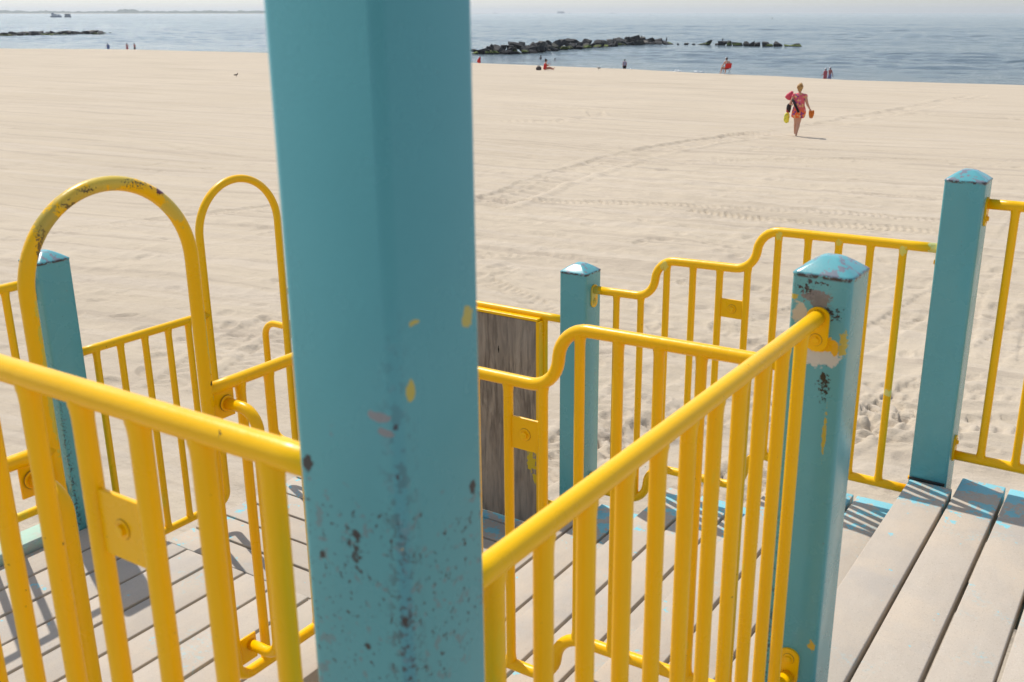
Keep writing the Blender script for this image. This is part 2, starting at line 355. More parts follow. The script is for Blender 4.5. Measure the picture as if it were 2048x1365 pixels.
track([(1440, 380), (1700, 384), (2100, 404)], .15, .012, .12)

def detail_h(x, y, s, u, d):
    rr = np.hypot(x, y)
    a = R(7); xu = x*math.cos(a)+y*math.sin(a); yu = -x*math.sin(a)+y*math.cos(a)
    warp = vnoise(x/14, y/14, 5)*2.4+vnoise(x/5, y/5, 6)*.5
    v = yu+warp
    h = vnoise(xu/20, v/.9, 1)*.050 + vnoise(xu/9, v/.40, 2)*.030*(rr < 75)+vnoise(xu/5, v/.2, 4)*.014*(rr < 40) + vnoise(xu/60, v/2.6, 3)*.035
    h += np.abs(vnoise(xu/30, v/1.7, 9))*-.05
    mess = np.clip(.55+1.6*vnoise(x/7, y/7, 12), 0, 1)*np.clip(1.5-rr/42, .12, 1)
    h += mess*(vnoise(x/.9, y/.7, 21)*.035+vnoise(x/.38, y/.30, 22)*.036*(rr < 48)+vnoise(x/.16, y/.13, 23)*.020*(rr < 26))
    near = np.clip((13-rr)/7, 0, 1)
    h += near*(vnoise(x/1.3, y/1.1, 31)*.08+vnoise(x/.5, y/.42, 32)*.028)
    for (P, hw, dep, pitch) in TR:
        along0 = 0.0
        for i in range(len(P)-1):
            ax, ay = P[i]; bx, by = P[i+1]; L = math.hypot(bx-ax, by-ay); tx, ty = (bx-ax)/L, (by-ay)/L
            idx = np.nonzero((x > min(ax, bx)-1) & (x < max(ax, bx)+1) & (y > min(ay, by)-1) & (y < max(ay, by)+1))[0]
            if len(idx):
                X, Y = x[idx], y[idx]
                al = (X-ax)*tx+(Y-ay)*ty; la = -(X-ax)*ty+(Y-ay)*tx+vnoise(X/3, Y/3, 41)*.25
                ok = (al >= -.02) & (al <= L+.02); q = np.abs(la)/hw
                fade = np.clip(.75+1.4*vnoise(X/2.3, Y/2.3, 42), .15, 1.2)
                prof = np.where(q < 1, -1+.35*np.cos(q*3.1)*.5, np.where(q < 1.7, .75*np.sin((q-1)/.7*math.pi), 0))*dep
                if pitch:
                    pat = np.sin(2*math.pi*((al+along0)+np.abs(la)*.5)/pitch)
                    prof = prof+np.where(q < 1, np.clip(pat*2.2, -1, 1)*dep*.62, 0)
                h[idx] += np.where(ok, prof*fade, 0)
            along0 += L
    return h

def build_ground():
    rad = [2.2]
    while rad[-1] < 34: rad.append(rad[-1]*1.0034)
    while rad[-1] < 460: rad.append(rad[-1]*1.008)
    rad = np.array(rad)
    head = YAW+math.pi/2+R(.8)
    dense = np.arange(-R(36), R(36), .00155)
    coarse = np.linspace(R(36), 2*math.pi-R(36), 90)[0:-1]
    ang = np.concatenate([dense, coarse])+head
    nr, na = len(rad), len(ang)
    RR, AA = np.meshgrid(rad, ang, indexing='ij')
    x = (RR*np.cos(AA)).ravel(); y = (RR*np.sin(AA)).ravel()
    z, s, u, d = base_h(x, y)
    dh = detail_h(x, y, s, u, d)
    fade = np.where(d > 0, np.clip(1-d/4, 0, 1), 1)
    # footprints and scuffs: shallow pits with a low rim
    K = 1050
    fr = 4.5+rng.rand(K)**1.1*26; fa = head+(rng.rand(K)*2-1)*R(34)
    cx = fr*np.cos(fa); cy = fr*np.sin(fa)
    keep = vnoise(cx/3.5, cy/3.5, 77) > -.06; cx, cy = cx[keep], cy[keep]
    trails = []
    for (p0, p1) in [((1700, 318), (1760, 470)), ((1500, 300), (1590, 282)), ((640, 640), (560, 560)), ((470, 700), (600, 520)), ((1280, 640), (1500, 480)), ((1960, 330), (2040, 380)), ((180, 600), (420, 380)), ((1650, 700), (2000, 560))]:
        a_ = Vector(px_ground(*p0)); b_ = Vector(px_ground(*p1)); L = (b_-a_).length; k = max(2, int(L/.62)); t_ = (b_-a_).normalized()
        for i in range(k+1):
            q = a_.lerp(b_, i/k)+Vector((-t_.y, t_.x))*(.12 if i % 2 else -.12); trails.append((q.x, q.y))
    cx = np.concatenate([cx, [t[0] for t in trails]]); cy = np.concatenate([cy, [t[1] for t in trails]])
    hh = dh.reshape(nr, na); X = x.reshape(nr, na); Y = y.reshape(nr, na); nd = len(dense)
    for k in range(len(cx)):
        r0 = math.hypot(cx[k], cy[k]); a0 = (math.atan2(cy[k], cx[k])-head+math.pi) % (2*math.pi)-math.pi
        L = rng.uniform(.11, .19); W = L*rng.uniform(.42, .7); th = rng.uniform(0, math.pi); dep = rng.uniform(.006, .034)*(1 if r0 < 14 else .8)
        ext = L*2.1
        i0 = np.searchsorted(rad, r0-ext); i1 = np.searchsorted(rad, r0+ext)
        j0 = int((a0-ext/r0+R(36))/.00155); j1 = int((a0+ext/r0+R(36))/.00155)
        j0 = max(j0, 0); j1 = min(j1, nd)
        if i1 <= i0 or j1 <= j0: continue
        dx = X[i0:i1, j0:j1]-cx[k]; dy = Y[i0:i1, j0:j1]-cy[k]
        p = (dx*math.cos(th)+dy*math.sin(th))/L; q = (-dx*math.sin(th)+dy*math.cos(th))/W
        e = p*p+q*q; ee = np.sqrt(e)
        hh[i0:i1, j0:j1] += -dep*np.exp(-e*e*.9)+dep*.45*np.exp(-((ee-1.35)/.28)**2)
    z = z+hh.ravel()*fade
    n = nr*na
    co = np.empty((n+1, 3), dtype=np.float32); co[:n, 0] = x; co[:n, 1] = y; co[:n, 2] = z; co[n] = (0, 0, -2.2)
    i = np.arange(nr-1)[:, None]; j = np.arange(na)[None, :]; jn = (j+1) % na
    quads = np.stack([(i*na+j), (i+1)*na+j, (i+1)*na+jn, i*na+jn], -1).reshape(-1, 4)
    tri = np.stack([np.full(na, n), np.arange(na), (np.arange(na)+1) % na], -1)
    me = bpy.data.meshes.new('sand'); nq = len(quads); ntr = len(tri)
    me.vertices.add(n+1); me.vertices.foreach_set('co', co.ravel())
    me.loops.add(nq*4+ntr*3); me.loops.foreach_set('vertex_index', np.concatenate([quads.ravel(), tri.ravel()]).astype(np.int32))
    me.polygons.add(nq+ntr)
    ls = np.concatenate([np.arange(nq)*4, nq*4+np.arange(ntr)*3]).astype(np.int32)
    me.polygons.foreach_set('loop_start', ls)
    me.update(calc_edges=True); me.validate()
    me.polygons.foreach_set('use_smooth', np.ones(nq+ntr, dtype=bool))
    o = bpy.data.objects.new('beach_sand', me); COL.objects.link(o); return o
SAND = mat('sand', (.5, .41, .32), .95, .12); b = NB(SAND)
a = R(7)
mp = b.n('ShaderNodeMapping'); b.l(b.pos, mp.inputs[0]); mp.inputs['Rotation'].default_value = (0, 0, -a); mp.inputs['Scale'].default_value = (1, 1, 1)
wpn = b.noise(b.pos, .07, 2, .5, out=1); wp = b.n('ShaderNodeVectorMath', operation='MULTIPLY_ADD'); b.l(wpn, wp.inputs[0]); wp.inputs[1].default_value = (0, 3.2, 0); b.l(mp.outputs[0], wp.inputs[2])
st1 = b.noise(b.scale(wp.outputs[0], (.03, 1.1, 1)), 1.0, 3, .6); st2 = b.noise(b.scale(wp.outputs[0], (.06, 3.0, 1)), 1.0, 3, .6)
c = b.mix(b.ramp(b.noise(b.pos, .16, 4, .6), .3, .7), (.500, .420, .315), (.55, .465, .355))
c = b.mix(b.m2('MULTIPLY', b.ramp(st1, .46, .66), .32), c, (.42, .35, .275))
c = b.mix(b.m2('MULTIPLY', b.ramp(st2, .5, .62), .35), c, (.56, .485, .40))
st3 = b.noise(b.scale(wp.outputs[0], (.11, 2.3, 1)), 1.0, 4, .65); c = b.mix(b.m2('MULTIPLY', b.ramp(st3, .55, .63), .55), c, (.39, .325, .255))
st4 = b.noise(b.scale(wp.outputs[0], (.9, 9, 1)), 1.0, 3, .6); c = b.mix(b.m2('MULTIPLY', b.ramp(st4, .58, .68), .30), c, (.38, .315, .245))
c = b.mix(b.m2("MULTIPLY", b.ramp(b.noise(b.pos, 2.6, 8, .72), .55, .70), .42), c, (.40, .33, .26))
c = b.mix(b.m2('MULTIPLY', b.ramp(b.noise(b.pos, 120, 3, .6), .5, .7), .25), c, (.35, .285, .22))
c = b.mix(b.ramp(b.noise(b.pos, 16, 2, .5), .795, .805), c, (.05, .04, .03))            # dark bits of debris
# damp sand by the water line
z_ = b.sep(b.pos)[2]; c = b.mix(b.m2('MULTIPLY', b.ramp(z_, -4.7, -5.2), .8), c, (.24, .19, .14))
b.l(c, b.p.inputs['Base Color'])
n1 = b.bump(b.noise(b.scale(b.pos, (.8, 1.2, 1)), 9, 7, .68), .6, .045); n2 = b.bump(b.noise(b.pos, 60, 4, .6), .7, .006, n1); n3 = b.bump(b.noise(b.pos, 350, 2, .6), .4, .0015, n2)
b.l(n3, b.p.inputs['Normal'])
g = build_ground(); g.data.materials.append(SAND); tag(g, 'wide raked pale sand beach with tyre tracks and footprints', 'sand', kind='structure')

# ------------------------------------------------------------------ sea
WAT = mat('sea_water', (.08, .12, .14), .12, .6); b = NB(WAT); b.p.inputs['IOR'].default_value = 1.33
mp = b.n('ShaderNodeMapping'); b.l(b.pos, mp.inputs[0]); mp.inputs['Rotation'].default_value = (0, 0, R(-20))
v = mp.outputs[0]
w1 = b.noise(b.scale(v, (.06, .17, 1)), 1, 3, .55); w2 = b.noise(b.scale(v, (.35, .75, 1)), 1, 4, .6); w3 = b.noise(b.scale(v, (1.6, 2.6, 1)), 1, 3, .6)
n2 = b.bump(w2, 1, .40); n3 = b.bump(w3, 1, .20, n2)
b.l(n3, b.p.inputs['Normal'])
sh = b.ramp(b.noise(b.scale(v, (.010, .03, 1)), 1, 3, .5), .35, .7)
c = b.mix(sh, (.070, .106, .124), (.105, .145, .160))
b.l(c, b.p.inputs['Base Color'])
def build_sea():
    rad = [8.0, 30.0, 60.0]
    while rad[-1] < 2600: rad.append(rad[-1]*1.0046)
    while rad[-1] < 11000: rad.append(rad[-1]*1.06)
    rad = np.array(rad); head = YAW+math.pi/2+R(.8)
    dense = np.arange(-R(31), R(31), .0014); coarse = np.linspace(R(31), 2*math.pi-R(31), 80)[:-1]
    ang = np.concatenate([dense, coarse])+head; nr, na = len(rad), len(ang)
    RR, AA = np.meshgrid(rad, ang, indexing='ij'); x = (RR*np.cos(AA)).ravel(); y = (RR*np.sin(AA)).ravel(); r = RR.ravel()
    a = R(12); u = x*math.cos(a)+y*math.sin(a); v = -x*math.sin(a)+y*math.cos(a)
    far = np.clip((2500-r)/1200, 0, 1)
    gust = .55+1.1*np.clip(vnoise(u/120, v/45, 63)+.35, 0, 1)
    z = (vnoise(u/17, v/8, 51)*.34+vnoise(u/7, v/3.4, 52)*.38*np.clip((1400-r)/700, 0, 1)+vnoise(u/3, v/1.5, 53)*.19*np.clip((700-r)/400, 0, 1))*far*gust
    d = base_h(x, y)[3]; calm = np.clip((d-20)/60, .05, 1); z *= calm
    n = nr*na; co = np.empty((n+1, 3), dtype=np.float32); co[:n, 0] = x; co[:n, 1] = y; co[:n, 2] = SEA+z; co[n] = (0, 0, SEA)
    i = np.arange(nr-1)[:, None]; j = np.arange(na)[None, :]; jn = (j+1) % na
    quads = np.stack([(i*na+j), (i+1)*na+j, (i+1)*na+jn, i*na+jn], -1).reshape(-1, 4); tri = np.stack([np.full(na, n), np.arange(na), (np.arange(na)+1) % na], -1)
    me = bpy.data.meshes.new('sea'); nq, ntr = len(quads), len(tri)
    me.vertices.add(n+1); me.vertices.foreach_set('co', co.ravel())
    me.loops.add(nq*4+ntr*3); me.loops.foreach_set('vertex_index', np.concatenate([quads.ravel(), tri.ravel()]).astype(np.int32))
    me.polygons.add(nq+ntr); me.polygons.foreach_set('loop_start', np.concatenate([np.arange(nq)*4, nq*4+np.arange(ntr)*3]).astype(np.int32))
    me.update(calc_edges=True); me.validate(); me.polygons.foreach_set('use_smooth', np.ones(nq+ntr, dtype=bool)); me.materials.append(WAT)
    o = bpy.data.objects.new('sea', me); COL.objects.link(o); return o
W_ = build_sea(); tag(W_, 'calm blue-grey sea glittering in the sun to the left', 'sea', kind='structure')
# sea bed / land below so that nothing is open underneath
FOAM = mat('foam', (.8, .82, .82), .8)
mb = MB(); fr_ = np.random.RandomState(5)
def sea_point(px, D):
    h = Vector((-math.sin(YAW), math.cos(YAW))); r = Vector((math.cos(YAW), math.sin(YAW))); return h*D+r*((px-1091)/2137*D)
for (x0, x1, D0, n_) in [(1005, 1065, 141, 26), (1345, 1366, 131, 14), (1395, 1412, 129, 8), (1500, 1760, 104, 22), (1790, 2040, 98, 40), (60, 160, 205, 30), (240, 520, 196, 40), (1130, 1300, 136, 12)]:
    for k in range(n_):
        p = sea_point(fr_.uniform(x0, x1), D0+fr_.uniform(-3, 3)); l = fr_.uniform(.12, .5)
        mb.add(*ellipsoid((p.x, p.y, SEA+.03), (l, fr_.uniform(.1, .2), fr_.uniform(.03, .07)), sub=1))
tag(obj('foam', mb.V, mb.F, FOAM), 'broken white foam of small waves along the water edge', 'foam', kind='stuff')

# ------------------------------------------------------------------ posts
def sq_ring(cx, cy, z, h, r, n=5):
    out = []
    for (sx, sy, a0) in ((1, 1, 0), (-1, 1, 90), (-1, -1, 180), (1, -1, 270)):
        for k in range(n):
            a = R(a0+90*k/(n-1)); out.append((cx+sx*(h-r)+r*math.cos(a), cy+sy*(h-r)+r*math.sin(a), z))
    return out
def post(cx, cy, z0, z1, m, label, cap=True, H=.0625, rc=.011):
    t = empty('playground_post', (cx, cy, z0), label=label, cat='post', group='blue square posts of the play structure')
    rings = [sq_ring(cx, cy, z, H, rc) for z in ([z0, z1] if not cap else [z0, z1])]
    n = len(rings[0]); V = sum(rings, []); F = [(i, (i+1) % n, n+(i+1) % n, n+i) for i in range(n)]+[tuple(reversed(range(n)))]
    if not cap: F.append(tuple(n+i for i in range(n)))
    o = obj('shaft', V, F, m, t)
    es = o.modifiers.new('es', 'EDGE_SPLIT') if False else None
    if cap:
        prof = [(H-.0004, 0, rc), (H+.0012, .0005, rc+.001), (H+.0012, .004, rc+.001), (H-.003, .008, rc+.002), (H-.020, .0205, rc+.002), (H-.038, .0315, rc), (H-.046, .0345, .006), (.006, .0355, .003)]
        V = sum([sq_ring(cx, cy, z1+dz, hh, rc_) for (hh, dz, rc_) in prof], []); F = []
        for q in range(len(prof)-1):
            F += [(q*n+i, q*n+(i+1) % n, (q+1)*n+(i+1) % n, (q+1)*n+i) for i in range(n)]
        F.append(tuple((len(prof)-1)*n+i for i in range(n)))
        obj('cap', V, F, m, t)
    return t
GZ = -2.35
C0, C1, C2 = -.593, -2.01, -3.42
R0, R1, R2 = .668, 2.05, 3.4795
post(C0, R0, GZ, 3.0, T_P0, 'tall thick blue post nearest the camera, chipped with dark rust spots', cap=False)
post(C0, R1, GZ, 1.039, T_P1, 'blue post with badly flaked top where the long sloping-looking handrail ends')
post(C0, R2, GZ, 1.039, T_P2, 'tall clean blue post standing at the far end of the first deck board')
post(C1-.018, R2, GZ, .549, T_P3, 'short blue post at the low end of the stepped railing, beside the plywood')
post(C2, R1, GZ, .706, T_P4, 'blue post seen through the big yellow hoop at the left')
post(C1, R1, GZ, .706, T_P4, 'blue post standing directly behind the thick chipped post')
post(C2, R2+.0, GZ, .549, T_P3, 'blue post at the seaward corner beyond the small hoop')
post(C1, R0, GZ, 1.19, T_P4, 'blue post outside the left picture edge carrying the blurred foreground railing')
post(C2, R0, GZ, .706, T_P4, 'blue post outside the left picture edge at the end of the green edge board')
post(.8125, R2, GZ, 1.039, T_P2, 'blue post outside the right picture edge at the end of the seaward railing')
BLK = mat('black_strip', (.012, .012, .012), .6)

# ------------------------------------------------------------------ yellow barriers
RT, RB = .0167, .01335
def M(ax, fix, t, z, off=0):
    return (t, fix+off, z) if ax == 'x' else (fix+off, t, z)
def bar(parent, ax, fix, t, z0, z1, m):
    zs = [z0-.010, z0+.005, z0+.012, z0+.026]+list(np.linspace(z0+.05, z1-.05, 6))+[z1-.026, z1-.012, z1-.005, z1+.010]
    rr = [RB+.002, RB+.0025, RB+.001, RB]+[RB]*6+[RB, RB+.001, RB+.0025, RB+.002]
    V, F = tube([M(ax, fix, t, z) for z in zs], RB, 14, rr, caps=False); return obj('bar', V, F, m, parent)
def disc(c, axis, r, th, n=20, r2=None):
    d = {'x': Vector((1, 0, 0)), 'y': Vector((0, 1, 0))}[axis]; c = Vector(c)
    return tube([c-d*th/2, c+d*th*.35, c+d*th/2], r, n, [r, r, r*.85 if r2 is None else r2])
def bolt(parent, c, axis, m=None, s=1.0, sign=-1):
    mb = MB(); d = Vector((1, 0, 0)) if axis == 'x' else Vector((0, 1, 0))
    c = Vector(c)
    mb.add(*tube([c, c+d*sign*.0028*s, c+d*sign*.0034*s], .016*s, 24, [.0175*s, .0175*s, .0160*s])); mb.add(*tube([c+d*sign*.003*s, c+d*sign*.0095*s, c+d*sign*.0105*s], .010*s, 6, [.0110*s, .0110*s, .0085*s]))
    o = obj('bolt', mb.V, mb.F, m or YELO, parent, smooth=False)
    obj('washer', *tube([c, c+d*sign*.0010*s], .0184*s, 24), WASH, o if o.parent and not (o.parent.parent and o.parent.parent.parent) and not o.parent.parent else parent)
    return o
def bracket(parent, ax, fix, t, z, sgn, down=True, m=None, both=True):
    """flat lug on the post face where a rail ends; sgn: direction from the post into the span"""
    dz = -.033 if down else .033
    th = .006; hw = .024; n = 10; pts = []
    for k in range(n+1):
        a = math.pi*k/n; pts.append((hw*math.cos(a), z+dz*1.55+(-1 if down else 1)*hw*math.sin(a)*.9))
    for k in range(n+1):
        a = math.pi*k/n; pts.append((-hw*math.cos(a), z+(1 if down else -1)*hw*math.sin(a)*.9))
    V = []
    for s_ in (0, th):
        for (o_, zz) in pts: V.append(M(ax, fix, t+sgn*s_, zz, o_))
    k = len(pts); F = [tuple(range(k)), tuple(range(2*k-1, k-1, -1))]+[(i, (i+1) % k, k+(i+1) % k, k+i) for i in range(k)]
    o = obj('bracket', V, F, m or YEL, parent, smooth=False)
    bolt(o, M(ax, fix, t+sgn*th, z+dz*1.45), ax, m or YEL, .72, sgn)
def barrier(name, label, group, ax, fix, t0, t1, top, bot, bars, plates=(), m=YEL, bend=.045, brk=(1, 1), cat='railing'):
    c = M(ax, fix, (t0+t1)/2, min(z for _, z in bot)); t = empty(name, c, label=label, cat=cat, group=group)
    def zz(prof, x): return float(np.interp(x, [p[0] for p in prof], [p[1] for p in prof]))
    real = {}
    for nm, prof in (('top_rail', top), ('bottom_rail', bot)):
        P = fillet([M(ax, fix, a_, z_) for a_, z_ in prof], bend, 8); real[nm] = sorted([((p.x if ax == 'x' else p.y), p.z) for p in P]); V, F = tube(subdiv(P, .08), RT, 20); obj(nm, V, F, m, t)
    for x in bars:
        bar(t, ax, fix, x, zz(real['bottom_rail'], x)+RT*.7, zz(real['top_rail'], x)-RT*.6, m)
    for (xa, xb, za, zb) in plates:
        V, F = rbox(*(((xa+xb)/2, fix, (za+zb)/2, xb-xa-.02, .007, zb-za) if ax == 'x' else (fix, (xa+xb)/2, (za+zb)/2, .007, xb-xa-.02, zb-za)), bev=.0015)
        pl = obj('mounting_plate', V, F, m, t, smooth=False)
        off = -.003 if ax == 'x' else .003
        bolt(pl, M(ax, fix, (xa+xb)/2, (za+zb)/2, off), 'y' if ax == 'x' else 'x', YELO, .75 if fix < 1 else .95, -1 if ax == 'x' else 1)
    if brk[0]: bracket(t, ax, fix, t0, zz(top, t0), 1, True, m); bracket(t, ax, fix, t0, zz(bot, t0), 1, False, m)
    if brk[1]: bracket(t, ax, fix, t1, zz(top, t1), -1, True, m); bracket(t, ax, fix, t1, zz(bot, t1), -1, False, m)
    return t
G1 = 'yellow tubular railings of the play structure'
# long straight railing from the thick post to the flaked post
barrier('safety_railing', 'long straight yellow railing running from the thick chipped post to the flaked post', G1, 'y', C0,
        R0+.0625, R1-.0625, [(R0+.0625, .957), (R1-.0625, .957)], [(R0+.0625, .095), (R1-.0625, .095)], [.829+.1057*k for k in range(11)])
# left foreground railing
barrier('safety_railing', 'blurred yellow railing nearest the camera at lower left, with a bolted plate', G1, 'x', R0,
        C1+.0625, C0-.0625, [(C1+.0625, 1.115), (C0-.0625, 1.118)], [(C1+.0625, .25), (C0-.0625, .25)], [-.76-.108*k for k in range(11)],
        [(-1.084, -.976, .905, .993)])
# near stepped railing
barrier('stepped_railing', 'nearer yellow stair railing whose handrail steps up once in front of the short post', G1, 'x', R1,
        C1+.0625, C0-.0625,
        [(C1+.0625, .478), (-1.708, .478), (-1.698, .642), (-1.262, .645), (-1.248, .812), (C0-.0625, .820)],
        [(C1+.0625, -.385), (-1.708, -.385), (-1.698, -.222), (-1.266, -.222), (-1.252, -.066), (C0-.0625, -.055)],
        [-1.409+.1075*k for k in range(-5, 7)], [(-1.409, -1.3015, .455, .545)], bend=.078)
# far stepped railing
barrier('stepped_railing', 'farther yellow stair railing with two handrail steps, ending at the tall far post', G1, 'x', R2,
        C1+.045, C0-.0625,
        [(C1+.045, .480), (-1.696, .486), (-1.684, .640), (-1.290, .650), (-1.276, .802), (C0-.0625, .808)],
        [(C1+.045, -.405), (-1.706, -.402), (-1.692, -.234), (-1.284, -.228), (-1.272, -.072), (C0-.0625, -.072)],
        [-1.859+.1088*k for k in range(11)], [(-1.422, -1.313, .455, .527)], m=YSTEP, bend=.078)
barrier('safety_railing', 'yellow railing at the right edge starting from the tall far post', G1, 'x', R2,
        C0+.0625, .75, [(C0+.0625, .969), (.75, .969)], [(C0+.0625, .096), (.75, .096)], [-.442+.1088*k for k in range(11)])
barrier('safety_railing', 'low yellow railing at the left picture edge, on the post behind the big hoop', G1, 'y', C2,
        R0+.0625, R1-.0625, [(R0+.0625, .632), (R1-.0625, .636)], [(R0+.0625, -.212), (R1-.0625, -.212)], [1.889-.108*k for k in range(10)])
# plywood panelled railing
t = barrier('safety_railing', 'yellow railing at the back covered by a grey-brown weathered plywood sheet', G1, 'x', R2,
            C2+.0625, C1-.081, [(C2+.0625, .327), (C1-.081, .331)], [(C2+.0625, -.54), (C1-.081, -.54)], [-2.20-.108*k for k in range(11)])
V, F = rbox((-3.33-2.216)/2, R2-.035, (.312-.64)/2, 3.33-2.216, .018, .952, .001); obj('plywood_sheet', V, F, PLY, t, False)
V, F = rbox(-2.207, R2-.030, -.165, .016, .036, .958, .002); obj('trim', V, F, YELO, t, False)
V, F = rbox((-3.33-2.216)/2, R2-.030, .320, 3.33-2.20, .034, .012, .002); obj('trim', V, F, YELO, t, False)

def hoop_panel(label, fix, yl, yr, ztop, rail_z, bot_z, y0, y1, bars_l, bars_r, m, handles, hs):
    rad = (yr-yl)/2; cy = (yl+yr)/2; zs = ztop-rad
    t = empty('hoop_panel', (fix, cy, bot_z), label=label, cat='railing', group='yellow hooped access panels')
    P = [(fix, y0, bot_z), (fix, yl, bot_z)]
    P = fillet([(fix, y0, bot_z), (fix, yl, bot_z), (fix, yl, zs)], .05, 8)
    arc = [(fix, cy-rad*math.cos(R(a)), zs+rad*math.sin(R(a))) for a in range(5, 176, 5)]
    Q = fillet([(fix, yr, zs), (fix, yr, bot_z), (fix, y1, bot_z)], .05, 8)
    V, F = tube(subdiv(list(P)+[Vector(p) for p in arc]+list(Q), .05), .0167, 20); obj('hoop', V, F, m, t)
    for (a_, c_) in ((y0, yl), (yr, y1)):
        V, F = tube(subdiv([(fix, a_, rail_z), (fix, c_, rail_z)], .08), RT, 20); obj('top_rail', V, F, YEL, t)
    for y in bars_l+bars_r: bar(t, 'y', fix, y, bot_z+RT*.75, rail_z-RT*.75, YEL)
    for (y, sg) in (((yl, -1), (yr, 1)) if hs > 0 else ((yr, 1),)):
        hzl = rail_z-.045 if hs > 0 else rail_z-.185
        # lug with a bolt beside each leg and the bent pull handle it carries
        V, F = rbox(fix, y+sg*.045, hzl-.0, .007, .075, .09, .0025); pl = obj('lug', V, F, YEL, t, False)
        s_b = 1.2
        ho = .115 if hs > 0 else .205; hzt = rail_z-.05 if hs > 0 else rail_z-.19
        h = obj('pull_handle', *tube(subdiv(fillet([(fix+hs*.004, y+sg*.055, hzt), (fix+hs*ho, y+sg*.055, hzt), (fix+hs*ho, y+sg*.055, bot_z+.085), (fix+hs*.004, y+sg*.055, bot_z+.085)], .07, 8), .05), .0155, 16), YEL, t)
        bolt(h, (fix+hs*.006, y+sg*.055, hzt), 'x', YEL, s_b, hs)
        V, F = rbox(fix, y+sg*.045, bot_z+.075, .007, .06, .08, .002); obj('lug', V, F, YEL, t, False)
    bracket(t, 'y', fix, y0, rail_z, 1, True); bracket(t, 'y', fix, y1, rail_z, -1, True)
    return t
hoop_panel('big yellow hoop at the left with worn paint and a dark red spot on top', -2.01, 1.156, 1.578, 1.192, .640, -.22, R0+.0625, R1-.0625, [.83, .93, 1.03], [1.686, 1.785, 1.89], YH1, True, 1)
hoop_panel('smaller cleaner yellow hoop between the big hoop and the thick post', -3.42, 2.735, 3.168, .878, .332, -.54, R1+.0625, R2-.0625, [2.20, 2.306, 2.418, 2.53, 2.63], [3.27, 3.36], YEL, True, -1)

# ------------------------------------------------------------------ decks and stair
TH = .060
def deck(name, label, z, boards, ends, along='y', beams=(), cat='deck', group=None, mm=None):
    xs = [b_[0] for b_ in boards]+[b_[1] for b_ in boards]
    c = ((min(xs)+max(xs))/2, (ends[0]+ends[1])/2, z-TH) if along == 'y' else ((ends[0]+ends[1])/2, (min(xs)+max(xs))/2, z-TH)
    t = empty(name, c, label=label, cat=cat, group=group)
    for bd in boards:
        a_, b_ = bd[0], bd[1]; e0, e1 = (bd[2], bd[3]) if len(bd) > 2 else ends
        e0 += random.uniform(-.003, .003); e1 += random.uniform(-.003, .003); dz = random.uniform(-.0015, .0015)
        if along == 'y': V, F = rbox((a_+b_)/2, (e0+e1)/2, z-TH/2+dz, b_-a_, e1-e0, TH, .0045, 3); o = obj('board', V, F, BY, t)
        else: V, F = rbox((e0+e1)/2, (a_+b_)/2, z-TH/2+dz, e1-e0, b_-a_, TH, .0045, 3); o = obj('board', V, F, BX, t)
    for bm_ in beams:
        V, F = rbox(*bm_, bev=.003); obj('beam', V, F, BEAM, t, False)
    return t
P_ = .1546
# upper deck: boards run away from the camera
bl = [(-.650, -.507, R0+.066, R1-.066), (-.650, -.507, R1+.066, R2-.068)]
x = -.4955
while x < 1.5: bl.append((x, x+.1415)); x += P_
deck('deck', 'upper deck of long grey boards at lower right, edges flaked with blue paint', 0, bl, (-1.2, 3.525), 'y',
     [(.45, y, -TH-.047, 2.19, .04, .09) for y in (-1.0, .1, .75, 1.4, 2.2, 2.9, 3.40)])
deck('stair_tread', 'top stair tread just below the upper deck, with striped railing shadow', -.165, [(-.852+.003, -.71), (-1.0+.003, -.861), (-1.147, -1.009)], (1.92, 3.525), 'y',
     [(-.93, y, -.165-TH-.02, .44, .04, .035) for y in (2.3, 2.8, 3.42)], 'stair tread', 'stair treads between the stepped railings')
deck('stair_tread', 'middle stair tread between the two stepped railings', -.33, [(-1.316, -1.176), (-1.467, -1.327), (-1.614, -1.478)], (1.92, 3.525), 'y',
     [(-1.39, y, -.33-TH-.02, .43, .04, .035) for y in (2.3, 2.8, 3.42)], 'stair tread', 'stair treads between the stepped railings')
deck('stair_tread', 'lowest stair tread, beside the short post', -.495, [(-1.782, -1.644), (-1.935, -1.793), (-2.085, -1.946)], (1.92, 3.525), 'y',
     [(-1.86, y, -.495-TH-.02, .43, .04, .035) for y in (2.3, 2.8, 3.42)], 'stair tread', 'stair treads between the stepped railings')
deck('deck', 'left deck of grey boards running away under the big hoop', -.33,
     [(-3.352+P_*k, -3.352+P_*k+.1425) for k in range(9)], (.60, 2.113), 'y',
     [(-2.7, y, -.33-TH-.047, 1.36, .04, .09) for y in (.75, 1.2, 1.65, 2.07)])
deck('deck', 'lowest deck of crosswise grey boards beyond the left deck, below the small hoop', -.66,
     [(2.02+P_*k, 2.02+P_*k+.1425) for k in range(3, 10)]+[(2.13, 2.325), (2.333, 2.4775)], (-3.535, -2.10), 'x',
     [(x_, 2.85, -.66-TH-.047, .04, 1.36, .09) for x_ in (-3.4, -2.9, -2.4, -2.14)])
tag(obj('edge_board', *rbox(-3.425, 1.26, -.352, .125, 1.32, .10, .006), BGREEN), 'pale green painted edge board along the left deck', 'board')
tag(obj('dark_strip', *rbox(C0+.0, R2-.0655, .004, .118, .006, .010, .002), BLK), 'black strip at the foot of the tall far post', 'dark_line')  # thin black strip along the front of the post foot

